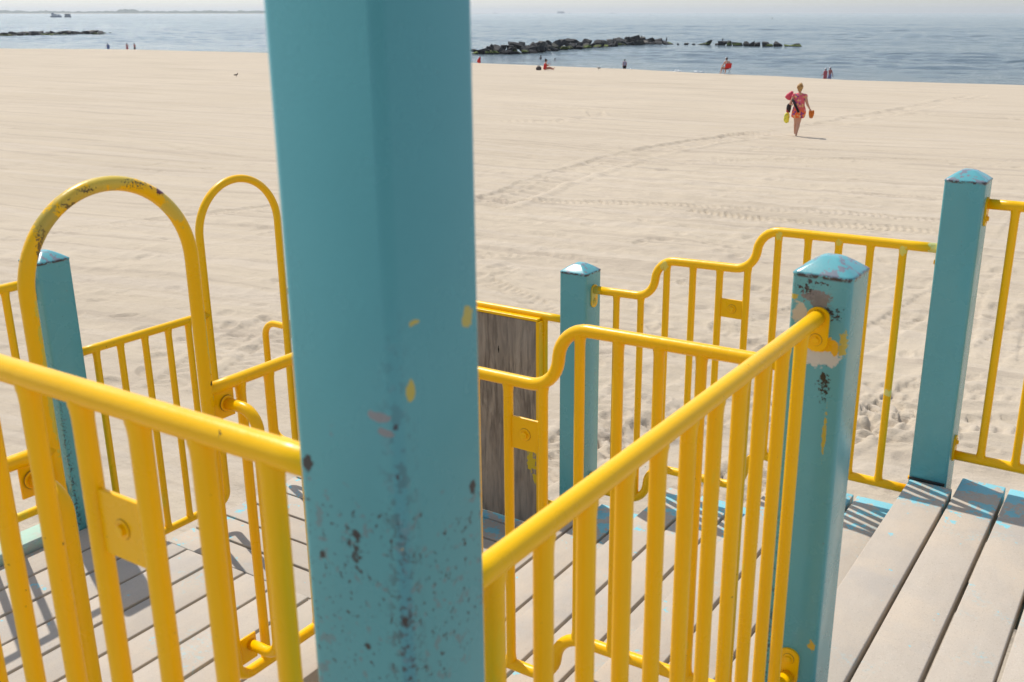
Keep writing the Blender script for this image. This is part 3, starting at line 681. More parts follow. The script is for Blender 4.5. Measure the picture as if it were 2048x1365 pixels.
# ------------------------------------------------------------------ boulders
def rock_mat(name, a, c2, algae):
    m = mat(name, a, .85, .3); b = NB(m)
    c = b.mix(b.ramp(b.noise(b.pos, 1.6, 5, .6), .42, .62), a, c2)
    zz = b.sep(b.pos)[2]
    if algae: 
        k = b.m2('MULTIPLY', b.ramp(b.m2('ADD', zz, b.m2('MULTIPLY', b.noise(b.pos, 1.3, 3), .8)), SEA+1.05, SEA+.75), b.ramp(b.noise(b.pos, .9, 2), .38, .5)); c = b.mix(k, c, (.115, .15, .03))
    c = b.mix(b.ramp(zz, SEA+.22, SEA+.1), c, (.012, .013, .013))
    b.l(c, b.p.inputs['Base Color']); b.l(b.bump(b.noise(b.pos, 3.5, 6, .6), .7, .12), b.p.inputs['Normal']); return m
RM = [rock_mat('dark_rock', (.022, .022, .024), (.06, .058, .056), False), rock_mat('mossy_rock', (.025, .025, .022), (.07, .07, .05), True), rock_mat('pale_rock', (.10, .09, .08), (.21, .19, .165), False)]
ROCKS = []
def boulder(x, y, z, sx, sy, sz, mi, label, group, px=None, place=None):
    bm = bmesh.new(); rot = Matrix.Rotation(random.uniform(0, 6.28), 3, 'Z') @ Matrix.Rotation(random.uniform(-.35, .35), 3, 'X') @ Matrix.Rotation(random.uniform(-.3, .3), 3, 'Y')
    for i in range(16):
        v = Vector((random.uniform(-1, 1), random.uniform(-1, 1), random.uniform(-1, 1)))
        v = v/max(abs(v.x), abs(v.y), abs(v.z))*random.uniform(.75, 1) if i % 2 else v.normalized()
        bm.verts.new(rot @ Vector((v.x*sx, v.y*sy, v.z*sz)))
    r_ = bmesh.ops.convex_hull(bm, input=list(bm.verts))
    for v in [v for v in bm.verts if not v.link_faces]: bm.verts.remove(v)
    bmesh.ops.bevel(bm, geom=list(bm.edges), offset=min(sx, sz)*.035, segments=1, affect='EDGES')
    me = bpy.data.meshes.new('boulder'); bm.to_mesh(me); bm.free(); me.materials.append(RM[mi])
    o = bpy.data.objects.new('boulder', me); COL.objects.link(o); o.location = (x, y, z); tag(o, label, 'rock', group)
    if place: ROCKS.append((o, px, mi, place))
    return o
def water(px, py):
    F_ = 2034.; h = Vector((-math.sin(YAW), math.cos(YAW), 0)); r = Vector((math.cos(YAW), math.sin(YAW), 0)); k = Vector((0, 0, 1))
    fw = h*math.cos(PITCH)-k*math.sin(PITCH); up = h*math.sin(PITCH)+k*math.cos(PITCH)
    d = r*(px-1091)/F_-up*(py-682.5)/F_+fw; t = (SEA-ZC)/d.z; return Vector((d.x*t, d.y*t, SEA))
VB = Vector((-math.sin(YAW), math.cos(YAW), 0))      # seaward direction of view, used only to lay rows of rocks one behind another
def jetty(foot, top, xs, label, group, seed):
    random.seed(seed); tops = []
    for (px, wpx) in xs:
        fy = np.interp(px, [p[0] for p in foot], [p[1] for p in foot]); ty = np.interp(px, [p[0] for p in top], [p[1] for p in top])
        p = water(px, fy); D = p.dot(VB); hgt = (fy-ty)*D/2137*1.05; wd = wpx*D/2137
        rows = 3 if hgt > 1.35 else 2 if hgt > .7 else 1
        for k in range(rows):
            f_ = (k+1)/rows; q = p+VB*(k*wd*.75+random.uniform(0, .5))+Vector((random.uniform(-.35, .35)*wd, 0, 0))
            H_ = hgt*(f_ if rows > 1 else 1)*random.uniform(.82, 1.05); sz = max(.22, min(.75, hgt*.42))*random.uniform(.85, 1.2)
            mi = random.choices([0, 1, 2], [[.35, .5, .15], [.75, .08, .17], [.8, 0, .2]][min(k, 2)])[0]
            seg = [q_[1] for q_ in label if px < q_[0]][0]; pl = (('water-line' if k == 0 else 'top-row' if k == rows-1 else 'middle-row') if rows > 1 else 'single-row')
            boulder(q.x, q.y, SEA+H_-sz*.72, wd*random.uniform(.5, .85), wd*random.uniform(.5, .85), sz, mi, 'x', group, px, (pl, seg))
LB = ['dark angular boulder of the long rock jetty right of the thick post', 'algae-green boulder of the long rock jetty right of the thick post', 'pale tan boulder of the long rock jetty right of the thick post']
footR = [(900, 112), (946, 109), (1029, 107), (1085, 104), (1150, 98), (1212, 94), (1251, 91), (1341, 89)]
topR = [(900, 106), (946, 102), (960, 96), (985, 91), (1029, 90), (1072, 87), (1122, 83), (1212, 80), (1251, 77.5), (1275, 75), (1310, 79), (1326, 81), (1341, 86)]
xs = []; x = 905; random.seed(3)
while x < 1340: wv_ = random.uniform(10, 21); xs.append((x+wv_/2, wv_)); x += wv_*.82
SR = [(945, 'behind the thick post'), (985, 'behind the red flag'), (1040, 'left of the sitting person'), (1100, 'above the sitting person'), (1150, 'right of the two bathers'), (1215, 'left of the leftmost cormorant'), (1250, 'below the leftmost cormorant'), (1295, 'on the birds\' hump'), (1320, 'right of the birds\' hump'), (1400, 'at the right tip of the long jetty')]
jetty(footR, topR, xs, SR, 'boulders of the right jetty', 5)
LB2 = [s.replace('of the long rock jetty right of the thick post', 'in the broken outer end of the right jetty') for s in LB]
foot2 = [(1400, 90), (1480, 92), (1521, 93), (1602, 94)]
for (a_, b_, ty) in [(1353, 1358, 87.5), (1369, 1376, 86.5), (1385, 1391, 88), (1396, 1412, 87), (1407, 1424, 84), (1429, 1440, 86), (1437, 1452, 82.5), (1452, 1466, 82.5), (1462, 1483, 85), (1487, 1500, 84), (1495, 1510, 83.5), (1507, 1521.5, 85), (1525.5, 1540, 85), (1530, 1548, 88.5), (1547, 1565, 84), (1566, 1586, 90), (1582, 1603, 87)]:
    fy = np.interp((a_+b_)/2, [p[0] for p in foot2], [p[1] for p in foot2]); p = water((a_+b_)/2, fy); D = p.dot(VB); wd = (b_-a_)*D/2137; hh_ = (fy-ty)*D/2137
    mi = 1 if a_ in (1396, 1407, 1452, 1462, 1530, 1566, 1582) else 0
    boulder(p.x, p.y, SEA+hh_*.35, wd*.66, wd*.5, max(.25, hh_*.75), mi, 'x', 'boulders of the outer right jetty', (a_+b_)/2, ('', 'in the broken outer end of the right jetty'))
SL = [(20, 'at the left end of the upper-left jetty'), (75, 'in the left part of the upper-left jetty'), (110, 'in the middle of the upper-left jetty'), (150, 'below the work barge in the upper-left jetty'), (190, 'near the tip of the upper-left jetty'), (300, 'at the tip of the upper-left jetty')]
xs = []; x = -14; random.seed(9)
while x < 214: wv_ = random.uniform(9, 15); xs.append((x+wv_/2, wv_)); x += wv_*.8
jetty([(-20, 73), (70, 71.5), (150, 70), (222, 68)], [(-20, 66), (0, 67), (30, 66), (55, 63), (70, 65), (85, 66), (130, 63), (160, 65), (180, 62.5), (205, 65), (222, 67)], xs, SL, 'boulders of the left jetty', 15)
p = water(221, 68); boulder(p.x, p.y, SEA+.1, .8, .6, .45, 0, 'small dark boulder apart at the tip of the upper left jetty', 'boulders of the left jetty')

ORD = ['leftmost', 'second', 'third', 'fourth', 'fifth', 'sixth', 'seventh', 'eighth', 'ninth', 'tenth', 'eleventh', 'twelfth', 'thirteenth']
keys = {}
for o, px, mi, pl in ROCKS: keys.setdefault((mi, pl), []).append((px, o))
for (mi, (row, seg)), L in keys.items():
    L.sort(key=lambda q: q[0]); tone = ['dark', 'algae-green', 'pale'][mi]
    for i, (px, o) in enumerate(L):
        num = '' if len(L) == 1 else ORD[i]+' '
        o['label'] = (num+tone+' '+(row+' ' if row else '')+'boulder '+seg+(' from left' if i else '')).strip()
# ------------------------------------------------------------------ birds
CORM = mat('black_feathers', (.012, .012, .014), .6); GULLW = mat('white_feathers', (.6, .6, .58), .7); GULLB = mat('brown_feathers', (.10, .08, .06), .7); BEAK = mat('beak', (.35, .22, .05), .5)
def on_rock(px, py, d=None):
    F_ = 2034.; h = Vector((-math.sin(YAW), math.cos(YAW), 0)); r = Vector((math.cos(YAW), math.sin(YAW), 0)); k = Vector((0, 0, 1))
    fw = h*math.cos(PITCH)-k*math.sin(PITCH); up = h*math.sin(PITCH)+k*math.cos(PITCH)
    v = r*(px-1091)/F_-up*(py-682.5)/F_+fw; v = v/v.dot(h); return Vector((0, 0, ZC))+v*d
def cormorant(px, py, d, s, rz, label):
    t = empty('cormorant', on_rock(px, py, d), rz, label, 'bird', 'cormorants standing on the jetty')
    mb = MB(); mb.add(*tube([(0, -.14, -.05), (0, -.10, .05), (0, -.03, .20), (0, .05, .38), (0, .07, .48), (0, .06, .58), (0, .05, .66), (0, .08, .71), (0, .12, .715)], .08, 12, [.012, .04, .10, .11, .07, .042, .034, .042, .022]))
    for sx in (-.04, .04): mb.add(*tube([(sx, .0, .2), (sx, .01, 0), (sx, .07, 0)], .012, 6, [.03, .012, .012]))
    V = [(a*s, b_*s, c_*s) for a, b_, c_ in mb.V]; obj('body', V, mb.F, CORM, t, world=False)
    obj('beak', *[([(a*s, b_*s, c_*s) for a, b_, c_ in q] if i == 0 else q) for i, q in enumerate(tube([(0, .12, .715), (0, .16, .713), (0, .20, .70)], .01, 8, [.016, .011, .003]))], BEAK, t, world=False)
for i, (px, py, hpx, lb) in enumerate([(1226, 81.5, 4.2, 'leftmost cormorant of the jetty, alone on a low rock'), (1252.7, 78, 4.5, 'left bird of the upright pair on the left slope of the jetty hump'), (1257.5, 79, 5.2, 'right bird of the upright pair on the left slope of the jetty hump'),
        (1266.5, 78.6, 3.2, 'small hunched cormorant between the left pair and the hump top'), (1273, 76.8, 3.6, 'hunched cormorant just left of the hump top'), (1278, 76, 4.6, 'tallest upright cormorant on top of the jetty hump'),
        (1283.5, 77, 4.4, 'upright cormorant just right of the tallest one'), (1288.6, 79.4, 3.8, 'cormorant crouching right of the hump top'), (1305.5, 81, 5, 'lone cormorant on a boulder right of the hump'), (1332.5, 84.5, 7, 'large dark cormorant at the right tip of the main jetty'), (1445, 83, 5, 'cormorant on the broken outer end of the jetty')]):
    d = np.interp(px, [1212, 1251, 1341, 1408], [228, 240, 248, 245])
    cormorant(px, py, d, 1.3*hpx/2137*d/.71, random.uniform(0, 6.28), lb)
def gull(px, py, s, rz, body, label):
    g_ = px_ground(px, py); t = empty('gull', (g_[0], g_[1], hz(*g_)), rz, label, 'bird')
    k = s/.36
    A = tube([(0, -.24, .17), (0, -.15, .18), (0, -.02, .19), (0, .08, .22), (0, .12, .28), (0, .135, .33), (0, .17, .335)], .05, 12, [.012, .045, .075, .065, .035, .038, .02])
    mb = MB().add(*A)
    for sx in (-.025, .025): mb.add(*tube([(sx, 0, .16), (sx, 0, .01), (sx, .04, .005)], .008, 6, [.012, .007, .008]))
    obj('body', [(a*k, b_*k, c_*k) for a, b_, c_ in mb.V], mb.F, body, t, world=False)
    V, F = tube([(0, .17, .335), (0, .22, .325)], .01, 8, [.014, .004]); obj('beak', [(a*k, b_*k, c_*k) for a, b_, c_ in V], F, BEAK, t, world=False)
    for sx in (-1, 1):
        V, F = ellipsoid((sx*.062, -.07, .20), (.018, .15, .05)); obj('wing', [(a*k, b_*k, c_*k) for a, b_, c_ in V], F, GULLB, t, world=False)
gull(1197, 141, .36, R(80), GULLW, 'white gull standing on the sand near the water')
gull(473, 154.5, .26, R(-60), GULLB, 'small brown bird alone on the sand left of the thick post')

# ------------------------------------------------------------------ people
def cloth(name, col, rough=.8):
    m = mat(name, col, rough, .2); b = NB(m); b.l(b.mix(b.ramp(b.noise(b.pos, 14, 3), .35, .7), tuple(v*.85 for v in col), col), b.p.inputs['Base Color']); return m
SKIN = mat('skin', (.52, .27, .18), .55); SKIN2 = mat('tanned_skin', (.42, .17, .10), .55); SKIN3 = mat('sunburnt_skin', (.50, .15, .12), .55)
HAIRB = mat('brown_hair', (.03, .018, .012), .6); HAIRG = mat('grey_hair', (.16, .15, .15), .6); WHITE = cloth('white_cloth', (.72, .70, .72)); 
HAIRL = mat('blond_hair', (.42, .22, .06), .55); b = NB(HAIRL); b.l(b.mix(b.ramp(b.noise(b.scale(b.pos, (1, 1, .3)), 60, 4, .6), .4, .62), (.24, .09, .025), (.62, .40, .13)), b.p.inputs['Base Color'])
RED = cloth('red_cloth', (.62, .035, .03)); PINK = cloth('pink_cloth', (.62, .13, .15)); LILAC = cloth('lilac_cloth', (.35, .33, .52)); MAUVE = cloth('mauve_cloth', (.52, .42, .50)); BLACK = cloth('black_cloth', (.02, .02, .022)); BLUE = cloth('blue_cloth', (.16, .20, .38)); STEEL = mat('chair_tube', (.25, .25, .26), .35, metal=.8)
def prim(mb, p0, r0, p1, r1, sc=(1, 1, 1), n=14):
    p0 = Vector(p0); p1 = Vector(p1); L = (p1-p0); ln = L.length
    pts = []; rr = []
    d = L.normalized() if ln > 1e-6 else Vector((0, 0, 1))
    for k in range(5):
        a = R(-90+22.5*k); pts.append(p0+d*math.sin(a)*r0*1); rr.append(max(math.cos(a)*r0, .0005))
    for k in range(5):
        a = R(22.5*k); pts.append(p1+d*math.sin(a)*r1); rr.append(max(math.cos(a)*r1, .0005))
    V, F = tube(pts, r0, n, rr)
    c = (p0+p1)/2; V = [Vector((c.x+(v.x-c.x)*sc[0], c.y+(v.y-c.y)*sc[1], c.z+(v.z-c.z)*sc[2])) for v in V]
    mb.add(V, F)
def remesh(name, mb, voxel, m, parent, smooth=6):
    me = bpy.data.meshes.new(name); me.from_pydata([tuple(v) for v in mb.V], [], mb.F); me.update()
    o = bpy.data.objects.new(name, me); COL.objects.link(o)
    md = o.modifiers.new('r', 'REMESH'); md.mode = 'VOXEL'; md.voxel_size = voxel
    if smooth: s_ = o.modifiers.new('s', 'SMOOTH'); s_.iterations = smooth; s_.factor = .5
    dg = bpy.context.evaluated_depsgraph_get(); dg.update(); ev = o.evaluated_get(dg); m2 = bpy.data.meshes.new_from_object(ev)
    o.modifiers.clear(); o.data = m2; m2.name = name; m2.materials.clear(); m2.materials.append(m)
    m2.polygons.foreach_set('use_smooth', [True]*len(m2.polygons)); o.parent = parent; return o
def hand(mb, w, d, curl, side, s=1.0, palm=Vector((0, 1, 0))):
    """palm and five bent fingers; w wrist point, d direction of the hand, palm = direction the fingers curl to"""
    d = Vector(d).normalized(); palm = (palm-d*palm.dot(d)).normalized(); lat = d.cross(palm)*side; w = Vector(w)
    prim(mb, w, .024*s, w+d*.03*s, .026*s)
    for k in range(4):
        o_ = lat*((k-1.5)*.019*s); b0 = w+d*.085*s+o_; L = (.036, .042, .039, .030)[k]*s
        prim(mb, w+d*.02*s+o_*.7, .016*s, b0, .0125*s)
        p = b0; a = curl*.5
        for j in range(3):
            q = p+(d*math.cos(a)+palm*math.sin(a))*L*(1, .75, .6)[j]; prim(mb, p, .0095*s, q, .0082*s, n=8); p = q; a += curl
    p = w+d*.025*s-lat*.026*s; q = p+(d*.7-lat*.65+palm*.35).normalized()*.042*s; prim(mb, p, .013*s, q, .0105*s, n=8); prim(mb, q, .0105*s, q+(d*.85+palm*.5).normalized()*.03*s, .009*s, n=8)
def head(mb, c, f, s=1.0):
    """skull, jaw, nose, ears; f = facing direction"""
    c = Vector(c); f = Vector(f).normalized(); l = Vector((-f.y, f.x, 0)).normalized()
    prim(mb, c+Vector((0, 0, .025*s))-f*.012*s, .082*s, c+Vector((0, 0, .03*s))+f*.012*s, .078*s)
    prim(mb, c-Vector((0, 0, .03*s))+f*.02*s, .062*s, c-Vector((0, 0, .07*s))+f*.045*s, .036*s)
    prim(mb, c+f*.085*s+Vector((0, 0, .012*s)), .009*s, c+f*.104*s-Vector((0, 0, .018*s)), .013*s, n=8)
    prim(mb, c+f*.075*s-Vector((0, 0, .05*s))-l*.018*s, .009*s, c+f*.075*s-Vector((0, 0, .05*s))+l*.018*s, .009*s, n=8)
    for sg in (-1, 1): prim(mb, c+l*sg*.08*s+Vector((0, 0, .01*s)), .014*s, c+l*sg*.083*s-Vector((0, 0, .02*s)), .010*s, n=8)
EYEM = mat('eyes', (.02, .018, .015), .2)
def eyes(t, c, f, s=1.0):
    c = Vector(c); f = Vector(f).normalized(); l = Vector((-f.y, f.x, 0)).normalized(); mb = MB()
    for sg in (-1, 1): mb.add(*ellipsoid(c+l*sg*.032*s+f*.081*s+Vector((0, 0, .018*s)), (.009*s,)*3, sub=1))
    obj('eyes', mb.V, mb.F, EYEM, t, world=False)
def person(loc, rz, label, J, skin, voxel=.014, bulk=1.0, group=None, fingers=True, hs=1.0):
    """J: joints in local space, facing +Y. returns the empty"""
    t = empty('person', loc, rz, label, 'person', group); mb = MB(); B = bulk
    pv, ch, nk, hd = [Vector(J[k]) for k in ('pelvis', 'chest', 'neck', 'head')]
    mid = pv.lerp(ch, .5)
    prim(mb, pv-Vector((.05*B, 0, 0)), .105*B, pv+Vector((.05*B, 0, 0)), .105*B, (1.1, 1, 1))
    prim(mb, pv, .125*B, mid, .112*B, (1.12, .9, 1)); prim(mb, mid, .11*B, ch, .125*B, (1.15, .85, 1)); prim(mb, ch, .11*B, nk, .05, (1, 1, 1)); prim(mb, nk, .048, hd-Vector((0, 0, .05)), .046)
    for s_ in ('L', 'R'):
        sh, el, wr = [Vector(J[k+s_]) for k in ('sh', 'el', 'wr')]; hp, kn, an = [Vector(J[k+s_]) for k in ('hp', 'kn', 'an')]
        prim(mb, ch.lerp(nk, .55), .07*B, sh, .055*B); prim(mb, sh, .052*B, el, .038*B); prim(mb, el, .038*B, wr, .025)
        prim(mb, hp, .092*B, kn, .056*B); kk = kn.lerp(an, .3); prim(mb, kn, .053*B, kk, .056*B); prim(mb, kk, .056*B, an, .034)
        toe = Vector(J['toe'+s_]); heel = an-(toe-an).normalized()*.02-Vector((0, 0, .03)); prim(mb, heel, .032, toe, .024); prim(mb, an, .034, an.lerp(toe, .6), .03)
        hand(mb, wr, (wr-el), .35, 1 if s_ == 'R' else -1, 1.0)
    head(mb, hd, J.get('face', (0, 1, 0)), hs)
    remesh('body', mb, voxel, skin, t); eyes(t, hd, J.get('face', (0, 1, 0)), hs)
    return t
def hair(t, c, m, s=1.0, puff=1.0, face=(0, 1, 0)):
    c = Vector(c); f = Vector(face).normalized()
    V, F = ellipsoid(c+Vector((0, 0, .045*s))-f*.022*s, (.092*s*puff, .100*s*puff, .090*s*puff), sub=3)
    V = [v+(v-c).normalized()*mnoise.noise(v*22)*.014*puff for v in V]
    V2, F2 = ellipsoid(c-f*.055*s-Vector((0, 0, .035*s)), (.07*s*puff, .045*s*puff, .06*s*puff), sub=2)
    mb = MB().add(V, F).add(V2, F2); obj('hair', mb.V, mb.F, m, t, world=False)
def cap_hat(t, c, m, face=(0, 1, 0)):
    c = Vector(c); f = Vector(face).normalized(); rings = [(c.x, c.y, c.z+z, r_, r_*1.05) for z, r_ in ((.035, .150), (.042, .148), (.045, .10), (.09, .098), (.125, .08), (.142, .04), (.146, .004))]
    V, F = loft(rings, 20); obj('hat', V, F, m, t, world=False)
STAND = dict(pelvis=(0, 0, .93), chest=(0, .01, 1.27), neck=(0, 0, 1.45), head=(0, .02, 1.60), shL=(-.18, 0, 1.40), elL=(-.23, -.02, 1.12), wrL=(-.22, .06, .88), shR=(.18, 0, 1.40), elR=(.23, -.02, 1.12), wrR=(.22, .06, .88),
             hpL=(-.09, 0, .88), knL=(-.10, .02, .49), anL=(-.10, -.02, .09), toeL=(-.11, .14, .03), hpR=(.09, 0, .88), knR=(.10, .02, .49), anR=(.10, -.02, .09), toeR=(.11, .14, .03))
WALK = dict(STAND, knL=(-.09, .16, .50), anL=(-.09, .22, .10), toeL=(-.09, .38, .05), knR=(.09, .0, .48), anR=(.09, -.26, .14), toeR=(.09, -.14, .04), elL=(-.24, -.08, 1.14), wrL=(-.25, -.16, .92), elR=(.24, .04, 1.13), wrR=(.23, .18, .94))
def toward(x, y): return math.atan2(-x, y)
def shorts(t, J, m, w=.175, low=.62):
    mb = MB(); pv = Vector(J['pelvis']); mb.add(*loft([(pv.x, pv.y, pv.z-.12, w+.005, .135), (pv.x, pv.y, pv.z-.02, w+.003, .14), (pv.x, pv.y, pv.z+.09, w-.02, .125)], 20))
    for s_ in ('L', 'R'):
        hp = Vector(J['hp'+s_]); kn = Vector(J['kn'+s_]); k = (hp.z-low)/(hp.z-kn.z); mb.add(*tube([hp, hp.lerp(kn, k)], .10, 16, [.108, .092]))
    remesh('shorts', mb, .014, m, t, 3)
def shirt(t, J, m, w=.18, hem=.88, sleeve=.5):
    mb = MB(); ch = Vector(J['chest']); mb.add(*loft([(0, ch.y, hem, w, .14), (0, ch.y, hem+.12, w-.015, .132), (0, ch.y, 1.22, w+.002, .132), (0, ch.y, 1.36, w+.005, .12), (0, ch.y, 1.44, w-.06, .08), (0, ch.y, 1.475, .06, .06)], 22))
    for s_ in ('L', 'R'):
        a_ = Vector(J['sh'+s_]); e_ = Vector(J['el'+s_]); mb.add(*tube([a_-(e_-a_)*.05, a_.lerp(e_, sleeve)], .06, 14, [.068, .06]))
    remesh('shirt', mb, .014, m, t, 3)
def placep(px, d):
    v = on_rock(px, 100, d); return (v.x, v.y, max(hz(v.x, v.y), -5.56))
# main figure: woman walking away, seen from behind. x right, y away from the camera
wx, wy = px_ground(1592, 272.5)
JW = dict(pelvis=(.02, .0, .83), chest=(.03, .0, 1.16), neck=(.02, .0, 1.36), head=(.015, .02, 1.52), shL=(-.14, 0, 1.31), elL=(-.255, .02, 1.03), wrL=(-.19, .24, 1.00), shR=(.195, 0, 1.30), elR=(.275, -.01, 1.045), wrR=(.375, .02, .86),
          hpL=(-.06, .0, .78), knL=(-.035, .10, .46), anL=(-.045, .30, .10), toeL=(-.05, .45, .06), hpR=(.09, 0, .78), knR=(.045, .02, .44), anR=(.0, -.02, .075), toeR=(.012, .12, .03), face=(0, 1, 0))
rzw = toward(wx, wy)
tw = person((wx, wy, hz(wx, wy)-.01), rzw, 'person in a short floral orange-pink dress walking away over the sand', JW, SKIN, .0095, 1.12, hs=1.02)
hair(tw, JW['head'], HAIRL, 1.0, 1.12)
V, F = ellipsoid((.03, -.03, 1.64), (.06, .075, .06), sub=2); V = [v+(v-Vector((.03, -.03, 1.62))).normalized()*mnoise.noise(v*30)*.02 for v in V]; obj('hair', V, F, HAIRL, tw, world=False)
DRESS = mat('floral_dress', (.7, .2, .15), .75, .2); b = NB(DRESS)
tc = b.n('ShaderNodeTexCoord').outputs['Object']; vo = b.n('ShaderNodeTexVoronoi'); b.l(tc, vo.inputs['Vector']); vo.inputs['Scale'].default_value = 13; vo.inputs['Randomness'].default_value = 1
sp = b.n('ShaderNodeSeparateColor'); b.l(vo.outputs['Color'], sp.inputs[0])
zc_ = b.sep(tc)[2]
c = b.mix(b.ramp(zc_, 1.0, .78), (.66, .11, .14), (.78, .13, .035))
fl = b.ramp(vo.outputs['Distance'], .60, .45)
c = b.mix(b.m2('MULTIPLY', fl, b.ramp(sp.outputs[0], .62, .64)), c, (.72, .40, .16)); c = b.mix(b.m2('MULTIPLY', fl, b.ramp(sp.outputs[1], .72, .74)), c, (.22, .05, .20)); c = b.mix(b.m2('MULTIPLY', fl, b.ramp(sp.outputs[2], .78, .8)), c, (.75, .22, .28))
c = b.mix(b.ramp(b.noise(tc, 34, 3), .66, .69), c, (.10, .03, .05))
b.l(c, b.p.inputs['Base Color'])
mb = MB(); mb.add(*loft([(.02, 0, .60, .205, .17), (.02, 0, .66, .222, .18), (.035, -.015, .78, .228, .19), (.035, -.01, .88, .205, .175), (.03, 0, .99, .172, .145), (.03, 0, 1.08, .168, .14), (.03, 0, 1.20, .178, .14), (.03, 0, 1.30, .190, .115), (.03, 0, 1.345, .15, .08), (.025, 0, 1.375, .075, .06)], 32))
for s_ in ('L', 'R'):
    a_ = Vector(JW['sh'+s_]); e_ = Vector(JW['el'+s_]); mb.add(*tube([a_-(e_-a_)*.1, a_.lerp(e_, .22)], .06, 14, [.068, .07]))
o = remesh('dress', mb, .011, DRESS, tw, 3)
for v in o.data.vertices:
    if v.co.z < .8: k = (.8-v.co.z)/.2; a_ = math.atan2(v.co.y, v.co.x-.02); s_ = 1+.035*k*math.sin(a_*9); v.co.x = .02+(v.co.x-.02)*s_; v.co.y *= s_; v.co.z += .012*k*math.sin(a_*4+1)
def local(t, p): return t.matrix_basis @ Vector(p)
def held(name, label, cat, p, group=None):
    q = Matrix.Rotation(rzw, 3, 'Z') @ Vector(p); return empty(name, (wx+q.x, wy+q.y, hz(wx, wy)-.01+q.z), rzw, label, cat, group)
# orange flip-flops in the right hand
ORG = mat('orange_rubber', (.72, .20, .02), .6)
def flipflop(t, x0, tilt):
    n = 28; pts = []
    for k in range(n):
        a = 2*math.pi*k/n; y_ = math.sin(a); w_ = .048*(1+.18*y_) ; pts.append((math.cos(a)*w_, y_*.135))
    V = []
    for dy in (-.009, .009):
        for (px_, pz_) in pts: q = Matrix.Rotation(tilt, 3, 'Y') @ Vector((px_, dy, pz_)); V.append((q.x+x0, q.y, q.z-.12))
    F = [tuple(range(n)), tuple(range(2*n-1, n-1, -1))]+[(i, (i+1) % n, n+(i+1) % n, n+i) for i in range(n)]
    s_ = obj('sole', V, F, ORG, t, world=False)
    q = lambda a, b_, c_: tuple(Matrix.Rotation(tilt, 3, 'Y') @ Vector((a, b_, c_))+Vector((x0, 0, -.12)))
    obj('strap', *tube([q(-.046, -.01, -.01), q(-.02, -.04, .04), q(0, -.012, .075), q(.02, -.04, .04), q(.046, -.01, -.01)], .006, 8), ORG, t, world=False)
f1 = held('sandals', 'pair of orange flip-flops held in the right hand of the person in the floral dress', 'sandals', (.425, .02, .83)); flipflop(f1, -.032, -.10); flipflop(f1, .040, .12)
def bag(name, label, p, rings, m, hand_to, m2=None, wob=.012):
    t = held(name, label, 'bag', p); V, F = loft(rings, 24); V = [Vector(v) for v in V]
    V = [v+Vector((mnoise.noise(v*11+Vector(p)*5), mnoise.noise(v*13+Vector((9, 0, 0))), mnoise.noise(v*9+Vector((0, 7, 0)))))*wob*2 for v in V]
    obj('bag_body', V, F, m, t, world=False)
    top = rings[-1][2]; hx = Vector(hand_to)-Vector(p)
    for s_ in (-.03, .03): obj('strap', *tube([(s_, 0, top-.02), (s_*1.1+hx.x*.5, hx.y*.5, top+(hx.z-top)*.55), (hx.x, hx.y, hx.z)], .007, 8), m2 or m, t, world=False)
    return t
REDB = mat('red_bag', (.60, .05, .09), .5); DKRED = mat('red_black_bag', (.45, .03, .03), .6); b = NB(DKRED)
tc = b.n('ShaderNodeTexCoord').outputs['Object']; b.l(b.mix(b.ramp(b.m2('ADD', b.sep(tc)[2], b.m2('MULTIPLY', b.sep(tc)[0], 1.2)), .02, .035), (.42, .035, .04), (.02, .012, .012)), b.p.inputs['Base Color'])
YBG = mat('yellow_bag', (.80, .70, .05), .45); b = NB(YBG)
tc = b.n('ShaderNodeTexCoord').outputs['Object']; b.l(b.mix(b.ramp(b.noise(tc, 13, 3), .56, .6), (.80, .70, .05), (.20, .38, .10)), b.p.inputs['Base Color'])
wl = JW['wrL']
bag('beach_bag', 'crimson-pink bundle bag held high at the left arm of the person in the floral dress', (-.30, .16, 1.14), [(0, 0, -.0, .05, .04), (0, 0, .02, .10, .08), (0, 0, .09, .135, .10), (.02, 0, .17, .115, .09), (.05, 0, .23, .06, .05), (.07, 0, .27, .035, .03)], REDB, (-.19, .2, 1.30))
bag('beach_bag', 'dark red and black bag below the left arm of the person in floral dress', (-.295, .22, .73), [(0, 0, 0, .04, .03), (0, 0, .015, .065, .045), (0, 0, .12, .072, .05), (0, 0, .22, .074, .05), (0, 0, .275, .05, .04), (0, 0, .30, .02, .02)], DKRED, (-.20, .30, .98))
bag('beach_bag', 'bright yellow printed bag hanging lowest at the left of the person in the floral dress', (-.335, .20, .40), [(0, 0, 0, .03, .02), (0, 0, .02, .07, .035), (0, 0, .10, .092, .05), (0, 0, .20, .088, .05), (0, 0, .29, .07, .04), (0, 0, .335, .03, .02)], YBG, (-.20, .30, .96))
tu = held('beach_umbrella', 'rolled dark umbrella tucked under the left arm of the person in floral dress', 'umbrella', (-.05, -.19, 1.0))
obj('case', *tube([(-.15, .18, .17), (-.13, .10, .15), (.075, -.03, -.21), (.08, -.032, -.22)], .035, 18, [.02, .034, .036, .026]), BLACK, tu, world=False)
obj('strap', *tube([(-.10, .05, .13), (-.05, .07, .06), (.02, .0, -.10)], .006, 8), BLACK, tu, world=False)

